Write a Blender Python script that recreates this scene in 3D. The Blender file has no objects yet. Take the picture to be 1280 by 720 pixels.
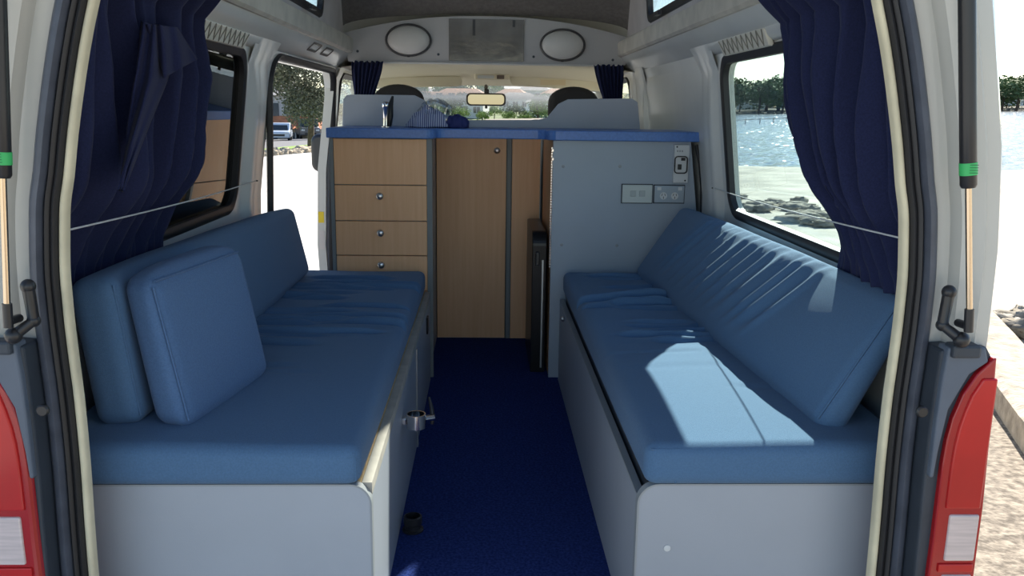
import bpy, bmesh, math, random
from mathutils import Vector, Matrix, noise
R=random.Random(7)
PI=math.pi
scn=bpy.context.scene; COL=scn.collection
# ------------------------------------------------------------------ camera model
FPX=1060.; CH=.942; ROLL=.013
def _setup():
    c,s=math.cos,math.sin
    a0,b0=607-640,360-138
    a,b=a0*c(ROLL)-b0*s(ROLL), a0*s(ROLL)+b0*c(ROLL)
    p=math.atan(b/FPX); ps=math.atan(-a/FPX*c(p))
    R0=Vector((c(ps),-s(ps),0)); U0=Vector((s(ps)*s(p),c(ps)*s(p),c(p))); F0=Vector((s(ps)*c(p),c(ps)*c(p),-s(p)))
    return c(ROLL)*R0+s(ROLL)*U0, -s(ROLL)*R0+c(ROLL)*U0, F0
CR,CU,CF=_setup(); CAM=Vector((0,0,CH))
def at(x,y,X=None,Y=None,Z=None):
    d=(x-640)/FPX*CR+(360-y)/FPX*CU+CF
    t=X/d.x if X is not None else Y/d.y if Y is not None else (Z-CH)/d.z
    return CAM+t*d
def atG(x,y,sl,z0=-.62):        # point on the tilted outdoor ground z = z0 + sl*X
    d=(x-640)/FPX*CR+(360-y)/FPX*CU+CF
    t=(z0-CH)/(d.z-sl*d.x); return CAM+t*d
cam=bpy.data.cameras.new('camera'); co=bpy.data.objects.new('camera',cam); COL.objects.link(co)
M=Matrix((( CR.x,CU.x,-CF.x,0),(CR.y,CU.y,-CF.y,0),(CR.z,CU.z,-CF.z,CH),(0,0,0,1)))
co.matrix_world=M; cam.sensor_width=36; cam.lens=FPX/1280*36; cam.clip_start=.02; cam.clip_end=3000
scn.camera=co
scn.view_settings.view_transform='Standard'; scn.view_settings.look='None'; scn.view_settings.gamma=1
scn.view_settings.use_curve_mapping=False
scn.view_settings.exposure=0.22
# ------------------------------------------------------------------ materials
MATS={}
def mat(name,col,rough=.5,metal=0,spec=.5,coat=0,noise_amt=0,noise_scale=20,bump=0,bump_scale=200,sheen=0,col2=None,stretch=None,detail=4,emis=0):
    if name in MATS: return MATS[name]
    m=bpy.data.materials.new(name); m.use_nodes=True; nt=m.node_tree; b=nt.nodes['Principled BSDF']
    b.inputs['Base Color'].default_value=(*col,1); b.inputs['Roughness'].default_value=rough; b.inputs['Metallic'].default_value=metal
    b.inputs['Specular IOR Level'].default_value=spec; b.inputs['Coat Weight'].default_value=coat; b.inputs['Coat Roughness'].default_value=.08
    if sheen: b.inputs['Sheen Weight'].default_value=sheen; b.inputs['Sheen Roughness'].default_value=.5
    tc=nt.nodes.new('ShaderNodeTexCoord'); mp=nt.nodes.new('ShaderNodeMapping'); nt.links.new(tc.outputs['Object'],mp.inputs[0])
    if stretch: mp.inputs['Scale'].default_value=stretch
    if noise_amt or col2:
        n=nt.nodes.new('ShaderNodeTexNoise'); n.inputs['Scale'].default_value=noise_scale; n.inputs['Detail'].default_value=detail
        nt.links.new(mp.outputs[0],n.inputs['Vector'])
        r=nt.nodes.new('ShaderNodeValToRGB'); r.color_ramp.elements[0].position=.35; r.color_ramp.elements[1].position=.65
        if col2 is None: c1=[max(0,c*(1-noise_amt)) for c in col]; c2=[min(1,c*(1+noise_amt)) for c in col]
        else: c1,c2=col,col2
        r.color_ramp.elements[0].color=(*c1,1); r.color_ramp.elements[1].color=(*c2,1)
        nt.links.new(n.outputs['Fac'],r.inputs[0]); nt.links.new(r.outputs[0],b.inputs['Base Color'])
    if bump:
        n2=nt.nodes.new('ShaderNodeTexNoise'); n2.inputs['Scale'].default_value=bump_scale; n2.inputs['Detail'].default_value=5
        nt.links.new(mp.outputs[0],n2.inputs['Vector'])
        bp=nt.nodes.new('ShaderNodeBump'); bp.inputs['Strength'].default_value=bump; bp.inputs['Distance'].default_value=.01
        nt.links.new(n2.outputs['Fac'],bp.inputs['Height']); nt.links.new(bp.outputs[0],b.inputs['Normal'])
    MATS[name]=m; return m
def glassmat(name,tint,refl=1.0,rough=0.0,ior=1.5,fixed=None):
    m=bpy.data.materials.new(name); m.use_nodes=True; nt=m.node_tree; nt.nodes.clear()
    o=nt.nodes.new('ShaderNodeOutputMaterial'); mx=nt.nodes.new('ShaderNodeMixShader'); t=nt.nodes.new('ShaderNodeBsdfTransparent'); g=nt.nodes.new('ShaderNodeBsdfGlossy')
    t.inputs[0].default_value=(*tint,1); g.inputs['Roughness'].default_value=rough
    if fixed is None:
        f=nt.nodes.new('ShaderNodeLayerWeight'); f.inputs['Blend'].default_value=.5
        pw=nt.nodes.new('ShaderNodeMath'); pw.operation='POWER'; pw.inputs[1].default_value=5.0; nt.links.new(f.outputs['Facing'],pw.inputs[0])
        ma=nt.nodes.new('ShaderNodeMath'); ma.operation='MULTIPLY_ADD'; r0=((ior-1)/(ior+1))**2; ma.inputs[1].default_value=1-r0; ma.inputs[2].default_value=r0; nt.links.new(pw.outputs[0],ma.inputs[0])
        nt.links.new(ma.outputs[0],mx.inputs[0])
    else: mx.inputs[0].default_value=fixed
    nt.links.new(t.outputs[0],mx.inputs[1]); nt.links.new(g.outputs[0],mx.inputs[2]); nt.links.new(mx.outputs[0],o.inputs[0])
    MATS[name]=m; return m
paint=mat('white van paint',(.55,.54,.49),.32,coat=.4,noise_amt=.03,noise_scale=6)
paint_in=mat('interior paint',(.70,.70,.66),.33,coat=.25,noise_amt=.05,noise_scale=4)
hightop=mat('hightop lining',(.50,.46,.45),.7,noise_amt=.06,noise_scale=8)
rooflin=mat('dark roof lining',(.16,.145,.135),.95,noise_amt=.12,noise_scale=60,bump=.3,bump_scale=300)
ledgem=mat('ledge board',(.60,.55,.47),.6,noise_amt=.1,noise_scale=14)
rubber=mat('black rubber',(.018,.018,.02),.5)
rubber2=mat('sky sheen rubber',(.075,.085,.11),.45,noise_amt=.12,noise_scale=30)  # blue-grey base colour paints in the sky reflected on the seal
creamtrim=mat('cream pinch trim',(.66,.60,.42),.6,noise_amt=.12,noise_scale=12)
lam=mat('grey laminate',(.36,.39,.435),.42,noise_amt=.05,noise_scale=3,bump=.04,bump_scale=400)
lam_edge=mat('laminate edging',(.30,.32,.33),.4)
ledge_white=mat('pale bench edge',(.5,.5,.5),.5)
fab=mat('blue upholstery',(.084,.168,.295),.85,spec=.25,sheen=.10,noise_amt=.06,noise_scale=330,bump=.25,bump_scale=900,detail=2)
navy=mat('navy curtain',(.020,.025,.070),.9,spec=.12,sheen=.05,noise_amt=.12,noise_scale=300,bump=.15,bump_scale=900)
carpet=mat('navy marine carpet',(.012,.026,.13),1,spec=.1,col2=(.034,.064,.26),noise_scale=170,detail=8,bump=.6,bump_scale=500)
wtm=mat('blue worktop',(.08,.19,.50),.35,noise_amt=.08,noise_scale=120)
ply=mat('plywood edge',(.62,.42,.20),.7,noise_amt=.2,noise_scale=30,stretch=(1,1,12))
chrome=mat('chrome',(.75,.75,.76),.14,1)
steel=mat('brushed steel knob',(.6,.58,.56),.3,1)
gold=mat('strut rod',(.62,.50,.36),.18,1)
blackp=mat('black plastic',(.02,.02,.022),.35)
blackg=mat('gloss black',(.012,.013,.016),.3,spec=.3)
greyclad=mat('grey cladding',(.10,.125,.165),.5,noise_amt=.06,noise_scale=15)
darkclad=mat('dark cladding',(.035,.045,.06),.55,noise_amt=.08,noise_scale=20)
whitep=mat('white plastic',(.62,.64,.64),.4)
creamp=mat('cream headlining',(.78,.71,.55),.8)
seatf=mat('cab seat cloth',(.035,.034,.036),.9)
domem=mat('frosted lens',(.62,.59,.55),.35,noise_amt=.03,noise_scale=10)
alu=mat('aluminium strip',(.42,.44,.45),.35,.7)
yellow=mat('yellow sticker',(.85,.6,.02),.5)
green=mat('green label',(.05,.5,.14),.5)
wirem=mat('white wire',(.7,.7,.68),.4)
mirrorm=mat('mirror',(.30,.28,.24),.03,1)
redl=mat('red lens',(.50,.010,.010),.28,coat=.25,spec=.4,noise_amt=.15,noise_scale=5)
redd=mat('dark red lens rim',(.36,.004,.008),.22,coat=.3)
clearl=mat('reversing lens',(.62,.52,.50),.18,coat=1,noise_amt=.1,noise_scale=60,stretch=(.2,.2,3))
reftint=glassmat('tinted glass',(.12,.13,.12),ior=1.9)
clearg=glassmat('clear glass',(.90,.94,.94),ior=1.25)
darkv=mat('grey vinyl pane',(.16,.15,.14),.16,bump=.5,bump_scale=6,coat=.5,noise_amt=.35,noise_scale=5)
sideg=glassmat('green tinted glass',(.80,.90,.90),ior=1.25)
screeng=glassmat('windscreen glass',(.97,.985,.98),ior=1.12)
# wood grain
def wood(name,c1,c2):
    m=bpy.data.materials.new(name); m.use_nodes=True; nt=m.node_tree; b=nt.nodes['Principled BSDF']; b.inputs['Roughness'].default_value=.45
    tc=nt.nodes.new('ShaderNodeTexCoord'); mp=nt.nodes.new('ShaderNodeMapping'); mp.inputs['Scale'].default_value=(60,60,2.2)
    n=nt.nodes.new('ShaderNodeTexNoise'); n.inputs['Scale'].default_value=1.3; n.inputs['Detail'].default_value=6; n.inputs['Roughness'].default_value=.65
    r=nt.nodes.new('ShaderNodeValToRGB'); r.color_ramp.elements[0].position=.3; r.color_ramp.elements[1].position=.72
    r.color_ramp.elements[0].color=(*c1,1); r.color_ramp.elements[1].color=(*c2,1)
    nt.links.new(tc.outputs['Object'],mp.inputs[0]); nt.links.new(mp.outputs[0],n.inputs['Vector']); nt.links.new(n.outputs['Fac'],r.inputs[0]); nt.links.new(r.outputs[0],b.inputs['Base Color'])
    MATS[name]=m; return m
beech=wood('beech veneer',(.80,.43,.215),(.88,.51,.275))
# ------------------------------------------------------------------ object helpers
ORG={}
def mk(name,verts,faces,m,parent=None,smooth=0,bevel=0,mats=None,fmi=None,seg=2,sub=0,origin=None):
    vs=[Vector(v) for v in verts]
    if parent is not None:
        o0=ORG[parent.name]; org=origin or o0
    else:
        if origin is None:
            xs=[v.x for v in vs]; ys=[v.y for v in vs]; zs=[v.z for v in vs]
            origin=Vector(((min(xs)+max(xs))/2,(min(ys)+max(ys))/2,min(zs)))
        org=Vector(origin)
    org=Vector(org)
    me=bpy.data.meshes.new(name); me.from_pydata([v-org for v in vs],[],faces); me.validate()
    bm=bmesh.new(); bm.from_mesh(me); bmesh.ops.remove_doubles(bm,verts=bm.verts,dist=1e-6); bmesh.ops.recalc_face_normals(bm,faces=bm.faces); bm.to_mesh(me); bm.free()
    for x in (mats or [m]): me.materials.append(x)
    if fmi and len(fmi)==len(me.polygons):
        for p,i in zip(me.polygons,fmi): p.material_index=i
    if smooth:
        me.polygons.foreach_set('use_smooth',[True]*len(me.polygons)); me.set_sharp_from_angle(angle=math.radians(smooth if smooth>1 else 40))
    o=bpy.data.objects.new(name,me); COL.objects.link(o)
    if parent is not None: o.parent=parent; o.location=org-ORG[parent.name]
    else: o.location=org
    ORG[o.name]=org
    if bevel:
        b=o.modifiers.new('bevel','BEVEL'); b.width=bevel; b.segments=seg; b.limit_method='ANGLE'; b.angle_limit=math.radians(35)
    if sub:
        s=o.modifiers.new('sub','SUBSURF'); s.levels=sub; s.render_levels=sub
    return o
def thing(name,label,cat,loc,group=None):
    o=bpy.data.objects.new(name,None); COL.objects.link(o); o.empty_display_size=.05
    o.location=loc; ORG[o.name]=Vector(loc); o['label']=label; o['category']=cat
    if group: o['group']=group
    return o
def tag(o,label,cat,group=None):
    o['label']=label; o['category']=cat
    if group: o['group']=group
    return o
def struct(o): o['kind']='structure'; return o
class G:
    """collects shapes"""
    def __init__(s): s.v=[]; s.f=[]
    def add(s,v,f):
        n=len(s.v); s.v+= [Vector(x) for x in v]; s.f+=[tuple(i+n for i in q) for q in f]; return s
    def box(s,a,b):
        x0,y0,z0=a;x1,y1,z1=b
        return s.add([(x0,y0,z0),(x1,y0,z0),(x1,y1,z0),(x0,y1,z0),(x0,y0,z1),(x1,y0,z1),(x1,y1,z1),(x0,y1,z1)],[(0,3,2,1),(4,5,6,7),(0,1,5,4),(1,2,6,5),(2,3,7,6),(3,0,4,7)])
    def tube(s,pts,r,n=10,cap=True,r2=None):
        pts=[Vector(p) for p in pts]; rings=[]; up=None; V=[];F=[]
        for i,p in enumerate(pts):
            d=(pts[min(i+1,len(pts)-1)]-pts[max(i-1,0)]).normalized()
            if up is None:
                up=Vector((0,0,1)) if abs(d.z)<.9 else Vector((1,0,0))
            a=d.cross(up).normalized(); b=a.cross(d).normalized(); up=b
            rr=r[i] if isinstance(r,(list,tuple)) else r
            for k in range(n): t=2*PI*k/n; V.append(p+rr*(math.cos(t)*a+math.sin(t)*b))
        for i in range(len(pts)-1):
            for k in range(n): F.append((i*n+k,i*n+(k+1)%n,(i+1)*n+(k+1)%n,(i+1)*n+k))
        if cap: F.append(tuple(range(n))[::-1]); F.append(tuple((len(pts)-1)*n+k for k in range(n)))
        return s.add(V,F)
    def lathe(s,prof,org,axis=(0,0,1),n=24):
        ax=Vector(axis).normalized(); a=ax.orthogonal().normalized(); b=ax.cross(a); org=Vector(org); V=[];F=[]
        for r,h in prof:
            for k in range(n): t=2*PI*k/n; V.append(org+ax*h+max(r,1e-5)*(math.cos(t)*a+math.sin(t)*b))
        for i in range(len(prof)-1):
            for k in range(n): F.append((i*n+k,i*n+(k+1)%n,(i+1)*n+(k+1)%n,(i+1)*n+k))
        F.append(tuple(range(n))[::-1]); F.append(tuple((len(prof)-1)*n+k for k in range(n)))
        return s.add(V,F)
    def prism(s,pts,d):
        """closed polygon pts extruded by vector d"""
        n=len(pts); pts=[Vector(p) for p in pts]; d=Vector(d)
        return s.add(pts+[p+d for p in pts],[tuple(range(n))[::-1],tuple(range(n,2*n))]+[(i,(i+1)%n,n+(i+1)%n,n+i) for i in range(n)])
    def ball(s,c,r,n=10,sc=(1,1,1)):
        prof=[(math.sin(PI*i/n),-math.cos(PI*i/n)) for i in range(n+1)]
        c=Vector(c);V=[];F=[];m=2*n
        for a,h in prof:
            for k in range(m): t=2*PI*k/m; V.append(c+Vector((max(a,1e-4)*r*sc[0]*math.cos(t),max(a,1e-4)*r*sc[1]*math.sin(t),h*r*sc[2])))
        for i in range(n):
            for k in range(m): F.append((i*m+k,i*m+(k+1)%m,(i+1)*m+(k+1)%m,(i+1)*m+k))
        return s.add(V,F)
    def strip(s,rows,closed=False):
        """rows: list of equal-length point rows -> quad grid"""
        n=len(rows[0]); V=[p for r in rows for p in r]; F=[]
        for i in range(len(rows)-1):
            for k in range(n if closed else n-1): F.append((i*n+k,i*n+(k+1)%n,(i+1)*n+(k+1)%n,(i+1)*n+k))
        return s.add(V,F)
    def ring(s,rows):
        """rows closed both ways"""
        n=len(rows[0]); m=len(rows); V=[p for r in rows for p in r]; F=[]
        for i in range(m):
            for k in range(n): F.append((i*n+k,i*n+(k+1)%n,((i+1)%m)*n+(k+1)%n,((i+1)%m)*n+k))
        return s.add(V,F)
    def mk(s,name,m,parent=None,**k): return mk(name,s.v,s.f,m,parent,**k)
def box(name,a,b,m,parent=None,bevel=0,**k): return G().box(a,b).mk(name,m,parent,bevel=bevel,**k)
def rrect(a0,b0,a1,b1,r,n=6):
    """rounded rectangle polygon in (a,b)"""
    out=[]
    for cx,cy,t0 in ((a1-r,b1-r,0),(a0+r,b1-r,90),(a0+r,b0+r,180),(a1-r,b0+r,270)):
        for i in range(n+1):
            t=math.radians(t0+90*i/n); out.append((cx+r*math.cos(t),cy+r*math.sin(t)))
    return out
def ssm(t): t=min(1,max(0,t)); return t*t*(3-2*t)
def interp(tab,x):
    if x<=tab[0][0]: return tab[0][1]
    for (a,b),(c,d) in zip(tab,tab[1:]):
        if x<=c: return b+(d-b)*(x-a)/(c-a)
    return tab[-1][1]
def cut(o,cutters):
    dg0=[]
    for c in cutters:
        md=o.modifiers.new('b','BOOLEAN'); md.operation='DIFFERENCE'; md.solver='EXACT'; md.object=c
    bpy.context.view_layer.update()
    dg=bpy.context.evaluated_depsgraph_get(); me=bpy.data.meshes.new_from_object(o.evaluated_get(dg)); 
    o.modifiers.clear(); o.data=me
    for c in cutters: bpy.data.objects.remove(c,do_unlink=True)
    me.polygons.foreach_set('use_smooth',[True]*len(me.polygons)); me.set_sharp_from_angle(angle=math.radians(25))
def cushion(name,corners,r,m,label,cat,group=None,n=(30,30,8),puff=.012,wr=None,parts=None,pu=.4):
    """corners: 8 points ordered (000,100,110,010,001,101,111,011); rounded, puffed box"""
    c=[Vector(p) for p in corners]
    L=[((c[1]-c[0]).length+(c[6]-c[7]).length)/2,((c[3]-c[0]).length+(c[6]-c[5]).length)/2,((c[4]-c[0]).length+(c[6]-c[2]).length)/2]
    def warp(u,v,w):
        a=c[0].lerp(c[1],u).lerp(c[3].lerp(c[2],u),v); b=c[4].lerp(c[5],u).lerp(c[7].lerp(c[6],u),v); return a.lerp(b,w)
    idx={};V=[];F=[]
    def samp(k,N):   # denser near the ends
        t=k/N; return t
    def vid(i,j,k):
        key=(i,j,k)
        if key in idx: return idx[key]
        p=[samp(i,n[0])*L[0],samp(j,n[1])*L[1],samp(k,n[2])*L[2]]
        q=[min(max(p[a],r),L[a]-r) for a in range(3)]; d=Vector([p[a]-q[a] for a in range(3)])
        # remap so that sample spacing covers rounding
        if d.length>1e-9: d=d.normalized()*r; p=[q[a]+d[a] for a in range(3)]
        u,v,w=[p[a]/L[a] for a in range(3)]
        # puff
        e=[abs(2*t-1) for t in (u,v,w)]
        P=warp(u,v,w); cc=warp(.5,.5,.5)
        pf=puff
        ax=(warp(1,.5,.5)-warp(0,.5,.5)).normalized(); ay=(warp(.5,1,.5)-warp(.5,0,.5)).normalized(); az=(warp(.5,.5,1)-warp(.5,.5,0)).normalized()
        f=lambda t:1-t**4
        P=P+az*(1 if w>.5 else -1)*pf*f(e[0])*f(e[1])*(e[2]**3)+ax*(1 if u>.5 else -1)*(pf*.4*f(e[1])*f(e[2]) if pu==.4 or u>.5 else pf*pu*f(e[1])*(1-e[2]**2))*(e[0]**6)+ay*(1 if v>.5 else -1)*pf*.4*f(e[0])*f(e[2])*(e[1]**6)
        if wr: P=P+wr(u,v,w,P,az)
        idx[key]=len(V); V.append(P); return idx[key]
    def face(fn,A,B_):
        for i in range(A):
            for j in range(B_): F.append((fn(i,j),fn(i+1,j),fn(i+1,j+1),fn(i,j+1)))
    face(lambda i,j:vid(i,j,0),n[0],n[1]); face(lambda i,j:vid(i,j,n[2]),n[0],n[1])
    face(lambda i,j:vid(i,0,j),n[0],n[2]); face(lambda i,j:vid(i,n[1],j),n[0],n[2])
    face(lambda i,j:vid(0,i,j),n[1],n[2]); face(lambda i,j:vid(n[0],i,j),n[1],n[2])
    base=Vector((sum(p.x for p in c)/8,sum(p.y for p in c)/8,min(p.z for p in c)))
    t=thing(name,label,cat,base,group)
    mk('cover',V,F,m,t,smooth=180)
    # piped seams
    for w in (parts or []):
        g=G(); g.tube([warp(*q) for q in w],.0022,6); g.mk('seam',m,t,smooth=60)
    return t
# ------------------------------------------------------------------ van shell
WX=[(-.62,.735),(0,.752),(.3,.765),(.66,.752),(1.09,.697),(1.125,.687),(1.15,.655),(1.172,.630),(1.19,.62)]
OX=[(-.62,.80),(0,.835),(.3,.845),(.66,.838),(1.09,.785),(1.19,.75),(1.3,.70)]
def wx(z): return interp(WX,z)
def ox(z): return interp(OX,z)
def wall(side):
    s=side
    zin=[-.05,0,.15,.3,.48,.66,.8,.95,1.09,1.125,1.14,1.15,1.16,1.172,1.19,1.252]
    prof=[(wx(z) if z<1.2 else .62,z) for z in zin]+[(ox(z),z) for z in (1.252,1.09,.88,.66,.3,0,-.05)]
    g=G(); g.prism([(s*x,1.40,z) for x,z in prof],(0,3.8,0))
    o=g.mk('wall_left' if s<0 else 'wall_right',paint_in); struct(o)
    def cutter(y0,z0,y1,z1,r):
        pts=rrect(y0,z0,y1,z1,r,8); q=G().prism([(s*.5,a,b) for a,b in pts],(s*.6,0,0)); return q.mk('c',paint_in)
    def outer(y0,z0,y1,z1,r):
        q=G(); P0=rrect(y0,z0,y1,z1,r,8)
        q.prism([(s*(wx(b)+.034),a,b) for a,b in P0],(s*.4,0,0)); return q.mk('c',paint_in)
    cs=[cutter(1.50,.655,2.56,1.088,.06), cutter(4.22,.76,5.0,1.09,.06),outer(1.46,.59,(2.86 if s>0 else 2.72),1.135,.08),outer(4.20,.74,5.12,1.12,.08)]
    if s<0:
        cs.append(cutter(2.875,-.2,4.05,1.10,.09)); q=G(); P0=rrect(2.80,-.25,4.32,1.12,.09,8); q.prism([(-(wx(b)+.05),a,b) for a,b in P0],(-.4,0,0)); cs.append(q.mk('c',paint_in))
    cut(o,cs); return o
wl=wall(-1); wr_=wall(1)
def wring(name,s,y0,z0,y1,z1,r,wd,th,m,parent=None,inn=.0,off=.0,bottom=True):
    """rubber frame round an opening, following the wall's lean"""
    pin=rrect(y0+inn,z0+inn,y1-inn,z1-inn,max(.01,r-inn),8); pout=rrect(y0-wd,z0-wd,y1+wd,z1+wd,r+wd,8)
    rows=[]
    for (a,b),(c,d) in zip(pin,pout):
        X1=wx(b)-off;X2=wx(d)-off
        rows.append([Vector((s*(X1+.013),a,b)),Vector((s*(X1-th*.4),a,b)),Vector((s*(X1-th),(a*.7+c*.3),(b*.7+d*.3))),Vector((s*(X2-th),(a*.25+c*.75),(b*.25+d*.75))),Vector((s*(X2-th*.3),c,d)),Vector((s*(X2+.004),c,d))])
    return G().ring(rows).mk(name,m,parent,smooth=50)
def pane(name,s,y0,z0,y1,z1,r,m,off,parent=None):
    pts=rrect(y0,z0,y1,z1,r,8)
    f=[Vector((s*(wx(b)+off),a,b)) for a,b in pts]
    return G().prism(f,(s*.004,0,0)).mk(name,m,parent)
def win(s,idx,y0,z0,y1,z1,gm):
    t=wring('window_%d'%idx,s,y0,z0,y1,z1,.06,.022,.008,rubber,inn=.004); struct(t)
    pane('pane',s,y0-.01,z0-.01,y1+.01,z1+.01,.06,gm,.011,t)
    return t
w1=win(-1,1,1.50,.655,2.56,1.088,reftint)
w2=win(1,2,1.50,.655,2.56,1.088,sideg)
for idx,s in ((3,-1),(4,1)): win(s,idx,4.22,.76,5.0,1.09,clearg)
ds=wring('trim_1',-1,2.875,-.2,4.05,1.10,.09,.02,.012,rubber,inn=.003); struct(ds)
# slid back door outside the left rear window, hung on the outer skin
g=G(); g.prism([(-ox(z)-o,1.62,z) for z,o in ((-.45,.02),(0,.02),(.3,.02),(.66,.02),(1.09,.02),(1.16,.02),(1.16,.06),(1.09,.06),(.66,.06),(.3,.06),(0,.06),(-.45,.06))],(0,1.12,0))
dr=g.mk('door_1',paint); struct(dr)
q=G().prism([(-.7,a,b) for a,b in rrect(1.66,.62,2.68,1.10,.06,8)],(-.5,0,0)).mk('c',paint); cut(dr,[q])
q=G().prism([(-ox(b)-.04,a,b) for a,b in rrect(1.655,.615,2.685,1.105,.06,8)],(-.004,0,0)).mk('door_pane',reftint,dr)
# B pillar jamb seen through the doorway, with stickers
G().prism([(-(wx(z)-.003),4.046,z) for z in (-.05,.15,.3,.48,.66,.9,1.09,1.13)]+[(-(wx(z)+.036),4.046,z) for z in (1.13,1.09,.9,.66,.48,.3,.15,-.05)],(0,.02,0)).mk('trim_2',paint); struct(bpy.data.objects['trim_2'])
# wheel of ribs / pillars on the inner side walls
def rib(name,s,yc,wd,z0,z1,pr,m=paint_in,curve=0):
    rows=[]
    N=14
    for i in range(N+1):
        z=z0+(z1-z0)*i/N; X=wx(z); row=[]
        flare=1+ .45*max(0,(i/N-.8)/.2)**2+.3*max(0,(.12-i/N)/.12)**2
        for a,h in ((-1,-.01),(-.92,.0),(-.7,.75),(-.45,1),(-.12,.82),(.12,.82),(.45,1),(.7,.75),(.92,0),(1,-.01)):
            row.append(Vector((s*(X-pr*h*(1-ssm((i/N-.80)/.2))+(.004 if i==N else 0)),yc+a*wd*flare,z)))
        rows.append(row)
    return G().strip(rows).mk(name,m,smooth=60)
n=3
for s,yc,wd,z0,z1,pr in ((-1,2.720,.10,.0,1.15,.022),(1,2.715,.085,.0,1.15,.022),(1,3.86,.07,.0,1.14,.02),(-1,4.135,.045,0.0,1.15,.012),(1,4.10,.06,0.7,1.15,.018)):
    struct(rib('trim_%d'%n,s,yc,wd,z0,z1,pr)); n+=1
# cant rail pressings and ledges
for s in (-1,1):
    # ledge where the high roof sits
    g=G(); g.prism([(s*.64,1.30,1.188),(s*.612,1.30,1.188),(s*.603,1.30,1.196),(s*.600,1.30,1.246),(s*.606,1.30,1.256),(s*.66,1.30,1.256)],(0,2.75,0))
    struct(g.mk('trim_%d'%n,ledgem,smooth=40)); n+=1
    # secondary shallow rail above the windows
    g=G(); g.prism([(s*.70,1.30,1.112),(s*.683,1.30,1.116),(s*.668,1.30,1.128),(s*.662,1.30,1.145),(s*.69,1.30,1.16)],(0,1.32,0))
    struct(g.mk('trim_%d'%n,paint_in,smooth=60)); n+=1
# floor
g=G(); g.box((-.77,1.22,-.03),(.77,4.2,0)); struct(g.mk('floor',carpet))
g=G(); g.box((-.80,1.2,-.62),(.80,5.4,-.031)); 
# underbody
G().box((-.78,1.25,-.36),(.78,5.2,-.031)).mk('trim_%d'%n,darkclad); struct(bpy.data.objects['trim_%d'%n]); n+=1
# high roof: side walls, ceiling
YS=[1.28,2.0,2.6,3.2,3.6,4.03]
TOP=[2.0,2.0,2.0,1.95,1.65,1.368]
EAV=[1.86,1.86,1.86,1.86,1.51,1.288]
EX=[.53,.53,.535,.545,.59,.648]
BX=[.602,.602,.602,.605,.615,.650]
def bz(i): return 1.250
for s in (-1,1):
    rows=[];
    for i,y in enumerate(YS):
        row=[]
        for k in range(9):
            t=k/8; z=bz(i)+(EAV[i]-bz(i))*t; x=BX[i]+(EX[i]-BX[i])*(t**1.6); row.append(Vector((s*x,y,z)))
        for k in range(9):
            t=1-k/8; z=bz(i)+(EAV[i]-bz(i))*t; x=BX[i]+(EX[i]-BX[i])*(t**1.6); row.append(Vector((s*(x+.014),y,z+.002)))
        rows.append(row)
    g=G().strip(rows,closed=True); m_=len(rows[0]); L_=len(rows)*m_
    g.f.append(tuple(range(m_))); g.f.append(tuple(range(L_-m_,L_))[::-1])
    o=g.mk('wall_upper_left' if s<0 else 'wall_upper_right',hightop); struct(o)
    y0,y1=(1.75,3.27)
    q=G().prism([(s*.45,a,b) for a,b in rrect(y0,1.285,y1,1.80,.045,6)],(s*.4,0,0)).mk('c',hightop); cut(o,[q])
    # window frame
    t=None
    pin=rrect(y0+.006,1.291,y1-.006,1.794,.04,6); pout=rrect(y0-.03,1.262,y1+.03,1.825,.07,6)
    def hx(y,z):
        i=max(0,min(len(YS)-2,[k for k in range(len(YS)) if YS[k]<=y][-1])); f=(y-YS[i])/(YS[i+1]-YS[i])
        b=BX[i]+(BX[i+1]-BX[i])*f; e=EX[i]+(EX[i+1]-EX[i])*f; ez=EAV[i]+(EAV[i+1]-EAV[i])*f
        return b+(e-b)*max(0,(z-1.25)/(ez-1.25))**1.6
    rows=[]
    for (a,b),(c,d) in zip(pin,pout):
        rows.append([Vector((s*(hx(a,b)+.012),a,b)),Vector((s*(hx(a,b)-.008),a,b)),Vector((s*(hx(c,d)-.008),c*.8+a*.2,d*.8+b*.2)),Vector((s*(hx(c,d)+.002),c,d))])
    t=G().ring(rows).mk('window_%d'%(5 if s<0 else 6),rubber,smooth=40); struct(t)
    G().prism([Vector((s*(hx(a,b)+.004),a,b)) for a,b in rrect(y0+.002,1.287,y1-.002,1.798,.04,6)],(s*.004,0,0)).mk('pane',clearg,t)
    g=G().box((s*.575-.006,2.93,1.262),(s*.575+.006,3.0,1.276)); g.mk('catch',blackp,t)
rows=[]
for i,y in enumerate(YS):
    row=[]
    for k in range(25):
        a=PI*k/24; x=EX[i]*1.02*math.cos(a); z=EAV[i]+(TOP[i]-EAV[i])*math.sin(a)**(.75); row.append(Vector((x,y,z)))
    rows.append(row+[Vector((v.x*1.06,v.y,v.z+.04)) for v in reversed(row)])
g=G().strip(rows,closed=True); m_=len(rows[0]); L_=len(rows)*m_
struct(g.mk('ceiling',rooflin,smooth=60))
# outer roof skin and cab roof
rows=[]
for y,zt,xe in ((1.26,2.06,.66),(3.5,2.03,.68),(4.1,1.56,.70),(4.6,1.27,.66),(5.15,1.16,.60)):
    ze=1.14; zr=(1.90 if y<3.6 else 1.33 if y<4.2 else 1.14)
    rows.append([Vector((xe*math.cos(PI*k/20)*1.04,y,max(ze,min(zt,zr))+(zt-max(ze,min(zt,zr)))*math.sin(PI*k/20)**.6)) for k in range(21)])
struct(G().strip(rows).mk('trim_%d'%n,paint,smooth=60)); n+=1
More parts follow.
